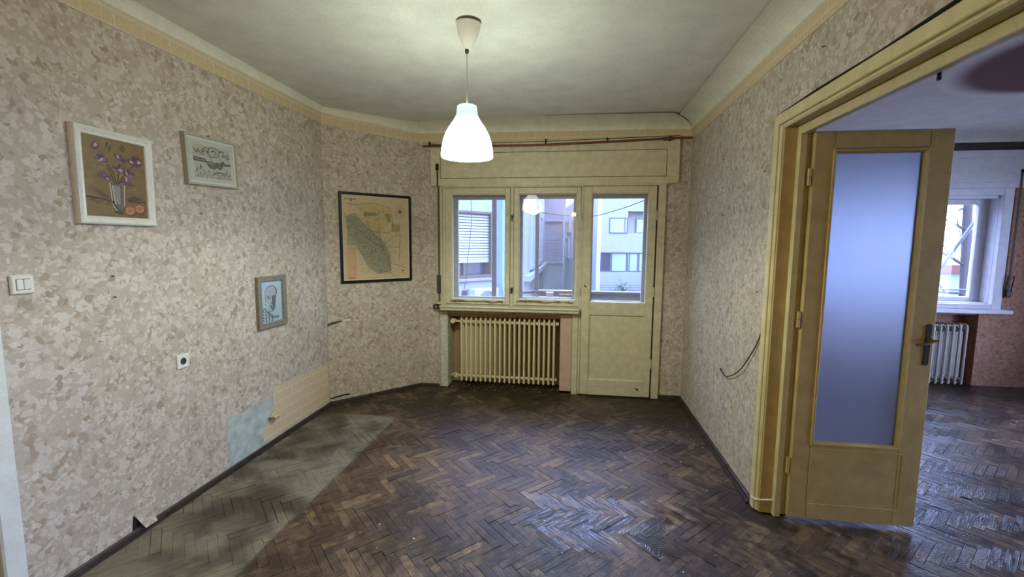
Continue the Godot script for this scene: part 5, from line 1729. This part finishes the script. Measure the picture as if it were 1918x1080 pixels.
func fittings() -> void:
	# double rocker switch and socket on the left wall
	var t := thing("light_switch", "white double rocker light switch near the white casing", "light switch")
	t.transform = on_wall(V(XL, 1.320, -1.472), V(1, 0, 0))
	var b := MB.new()
	b.box(V(-0.039, -0.039, 0), V(0.039, 0.039, 0.010), 0.008)
	b.box(V(-0.037, -0.037, 0.006), V(0.037, 0.037, 0.013), 0.005)
	obj("plate", b, "white_plastic", t)
	b = MB.new(); b.box(V(-0.0235, -0.0215, 0.0125), V(0.0235, 0.0225, 0.0134))
	obj("gap", b, "dark_plastic", t)
	for s in [-1, 1]:
		b = MB.new()
		b.xf = Transform3D(Basis(Vector3.RIGHT, 0.05 * s), V(0.0115 * s, 0.0005, 0.0125))
		b.box(V(-0.0108, -0.0205, -0.002), V(0.0108, 0.0205, 0.0045), 0.002)
		obj("rocker", b, "white_plastic", t)
	t = thing("power_socket", "white square wall socket below the middle of the picture wall", "socket")
	t.transform = on_wall(V(XL, 0.820, -2.171), V(1, 0, 0))
	b = MB.new()
	b.ring(Vector2(-0.039, -0.039), Vector2(0.039, 0.039), [Vector2(0, 0), Vector2(0, 0.007), Vector2(0.003, 0.010), Vector2(0.010, 0.011), Vector2(0.012, 0.009), Vector2(0.018, 0.009)], false)
	var pl := PackedVector2Array()
	for k in 24: pl.append(Vector2(cos(TAU * k / 24), sin(TAU * k / 24)) * 0.0195)
	for k in 24:
		var q := TAU * k / 24
		var q2 := TAU * (k + 1) / 24
		var sq := func(a: float) -> Vector2: return Vector2(cos(a), sin(a)) * 0.0215 / maxf(absf(cos(a)), absf(sin(a)))
		var o1: Vector2 = sq.call(q)
		var o2: Vector2 = sq.call(q2)
		b.quad(V(pl[k].x, pl[k].y, 0.009), V(o1.x, o1.y, 0.009), V(o2.x, o2.y, 0.009), V(pl[(k + 1) % 24].x, pl[(k + 1) % 24].y, 0.009))
	obj("plate", b, "white_plastic", t)
	b = MB.new()
	b.xf = Transform3D(Basis(Vector3.RIGHT, PI / 2), V(0, 0, 0.009))
	b.lathe([Vector2(0.0195, 0.0), Vector2(0.0190, -0.008), Vector2(0.0, -0.008)], 24, -1.0)
	obj("well", b, "cable_grey", t)
	b = MB.new()
	b.tube([V(-0.0095, 0, 0.0012), V(-0.0095, 0, 0.002)], 0.0032, 8); b.tube([V(0.0095, 0, 0.0012), V(0.0095, 0, 0.002)], 0.0032, 8)
	obj("pin_hole", b, "dark_plastic", t)
	# stripped wires poking from the corner
	t = thing("wire_stub", "torn dark wire end with white tape poking from the angled wall corner", "wire")
	var d := Vector3(0.692, 0, -0.722)
	var nn := Vector3(0.722, 0, 0.692)
	var o := V(XL, 0, ZC)
	b = MB.new()
	b.tube([V(XL + 0.02, 0.757, ZC + 0.045), o + d * 0.03 + nn * 0.012 + V(0, 0.766, 0), o + d * 0.12 + nn * 0.006 + V(0, 0.775, 0)], 0.004, 6)
	b.tube([V(XL + 0.02, 0.757, ZC + 0.045), o + d * 0.03 + nn * 0.014 + V(0, 0.759, 0), o + d * 0.12 + nn * 0.006 + V(0, 0.771, 0)], 0.004, 6)
	obj("wire", b, "cable_grey", t)
	b = MB.new(); b.xf = Transform3D(Basis(d, 0.0), o + d * 0.165 + V(0, 0.774, 0))
	b.xf.basis = Basis(d, Vector3.UP, nn) * Basis(Vector3.BACK, 0.10)
	b.box(V(-0.036, -0.010, 0.0), V(0.036, 0.010, 0.006), 0.002)
	obj("tape", b, "cable_white", t)
	b = MB.new()
	var gash := PackedVector2Array([Vector2(0.0, 0.052), Vector2(0.06, 0.058), Vector2(0.12, 0.062), Vector2(0.20, 0.064), Vector2(0.16, 0.075), Vector2(0.09, 0.076), Vector2(0.03, 0.068), Vector2(0.0, 0.066)])
	b.extrude(gash, o, d, Vector3.UP, nn * 0.0012)
	tag(obj("trim_9", b, "black_gap"), "dark gash in the wallpaper low on the angled wall", "gash", "", "structure")
	# loose cable on the right wall
	b = MB.new()
	b.tube(curve([V(XR - 0.006, 1.02, -2.60), V(XR - 0.010, 0.93, -2.655), V(XR - 0.014, 0.851, -2.719), V(XR - 0.020, 0.745, -2.82), V(XR - 0.022, 0.67, -2.935), V(XR - 0.020, 0.618, -3.06), V(XR - 0.012, 0.605, -3.14), V(XR - 0.008, 0.615, -3.225)], 6), 0.0038, 8)
	b.tube([V(XR - 0.009, 0.614, -3.215), V(XR - 0.004, 0.620, -3.245)], 0.006, 6)
	tag(obj("cable", b, "cable_grey"), "thin grey cable curling down the right wall from the doorway frame", "cable")

func small_things() -> void:
	# nails left in the walls
	var where := [
		[V(XR, 2.106, -3.41), "nail near the top of the right wall, left of the doorway"],
		[V(XR, 1.912, -2.70), "nail in the right wall close to the doorway casing, upper one"],
		[V(XR, 1.231, -2.695), "bent nail in the right wall close to the doorway casing, lower one"],
		[V(XR, 1.711, -3.366), "nail halfway up the right wall"],
		[V(XR, 1.907, -3.41), "nail in the right wall just below the topmost one"],
		[V(XR, 1.229, -3.40), "lowest nail in the right wall beside the balcony door corner"],
		[V(XR, 2.359, -2.176), "nail in the right wall above the doorway head"],
		[V(XL, 1.330, -1.826), "nail in the left wall below the flower painting, upper one"],
		[V(XL, 1.229, -1.827), "nail in the left wall below the flower painting, lower one"],
		[V(XL, 1.66, -2.36), "nail in the left wall below the boat print"],
		[V(XL, 1.78, -3.21), "nail in the left wall between boat print and corner"]]
	for e in where:
		var s := -1.0 if e[0].x > 0 else 1.0
		var b := MB.new()
		b.tube([V(0, 0, 0), V(0.006 * s, -0.001, 0), V(0.011 * s, -0.003, 0.001)], 0.0018, 6)
		b.tube([V(0.0105 * s, -0.003, 0.001), V(0.0125 * s, -0.003, 0.001)], 0.0038, 8)
		var o := obj("nail", b, "dark_metal")
		o.position = e[0]
		tag(o, e[1], "nail", "old nails in the wallpapered walls")
	# curling flaps of paper by the baseboard
	var b := MB.new()
	for k in 8:
		var t0 := k / 8.0
		var t1 := (k + 1) / 8.0
		var f := func(t: float) -> Vector3: return V(XL + 0.002 + 0.055 * sin(t * 2.6), 0.215 + 0.05 * t - 0.045 * t * t * 1.6, 0.0)
		var p0: Vector3 = f.call(t0)
		var p1: Vector3 = f.call(t1)
		var th := V(0.0008, 0.0006, 0)
		b.quad(p0 + V(0, 0, -2.842), p1 + V(0, 0, -2.842), p1 + V(0, 0, -2.905), p0 + V(0, 0, -2.905))
		b.quad(p0 + th + V(0, 0, -2.905), p1 + th + V(0, 0, -2.905), p1 + th + V(0, 0, -2.842), p0 + th + V(0, 0, -2.842))
	tag(obj("paper_flap", b, "border_paper"), "curled flap of old cream paper peeling off beside the plaster patch", "paper flap", "peeling paper flaps")
	b = MB.new()
	for k in 6:
		var t0 := k / 6.0
		var t1 := (k + 1) / 6.0
		var f := func(t: float, z: float) -> Vector3: return V(XL + 0.002 + 0.028 * t * t, 0.125 - 0.10 * t, z)
		b.quad(f.call(t0, lerpf(-1.83, -1.865, t0)), f.call(t1, lerpf(-1.83, -1.865, t1)), f.call(t1, -1.93), f.call(t0, -1.93))
		b.quad(f.call(t0, -1.93) + V(0.001, 0, 0), f.call(t1, -1.93) + V(0.001, 0, 0), f.call(t1, lerpf(-1.83, -1.865, t1)) + V(0.001, 0, 0), f.call(t0, lerpf(-1.83, -1.865, t0)) + V(0.001, 0, 0))
	tag(obj("paper_flap", b, "wallpaper"), "torn corner of flecked wallpaper hanging over the left baseboard", "paper flap", "peeling paper flaps")
	b = MB.new()
	b.extrude(PackedVector2Array([Vector2(-1.82, 0.034), Vector2(-1.83, 0.11), Vector2(-1.865, 0.06), Vector2(-1.90, 0.034)]), V(XL, 0, 0), V(0, 0, 1), Vector3.UP, V(0.0012, 0, 0))
	tag(obj("trim_10", b, "black_gap"), "dark torn hole in the wallpaper above the left baseboard", "hole", "", "structure")
	# crumbs of paint and plaster on the parquet
	b = MB.new()
	for k in 70:
		var p := Vector2(rng.randf_range(-1.3, 1.0), rng.randf_range(-4.2, -1.7))
		if k < 26: p = Vector2(rng.randf_range(-1.2, -0.1), rng.randf_range(-4.52, -4.32))
		elif k > 58: p = Vector2(rng.randf_range(0.75, 1.02), rng.randf_range(-3.9, -2.6))
		var s := rng.randf_range(0.0022, 0.0055)
		var a := rng.randf() * TAU
		b.xf = Transform3D(Basis(Vector3.UP, a), V(p.x, 0.001, p.y))
		b.extrude(PackedVector2Array([Vector2(-s, -s * 0.6), Vector2(s * 0.8, -s), Vector2(s * 1.2, s * 0.5), Vector2(-s * 0.4, s)]), Vector3.ZERO, Vector3.RIGHT, V(0, 0, 1), V(0, s * 0.4, 0))
	tag(obj("paint_crumbs", b, "chip"), "tiny pale crumbs of paint scattered over the dark parquet", "debris", "", "stuff")
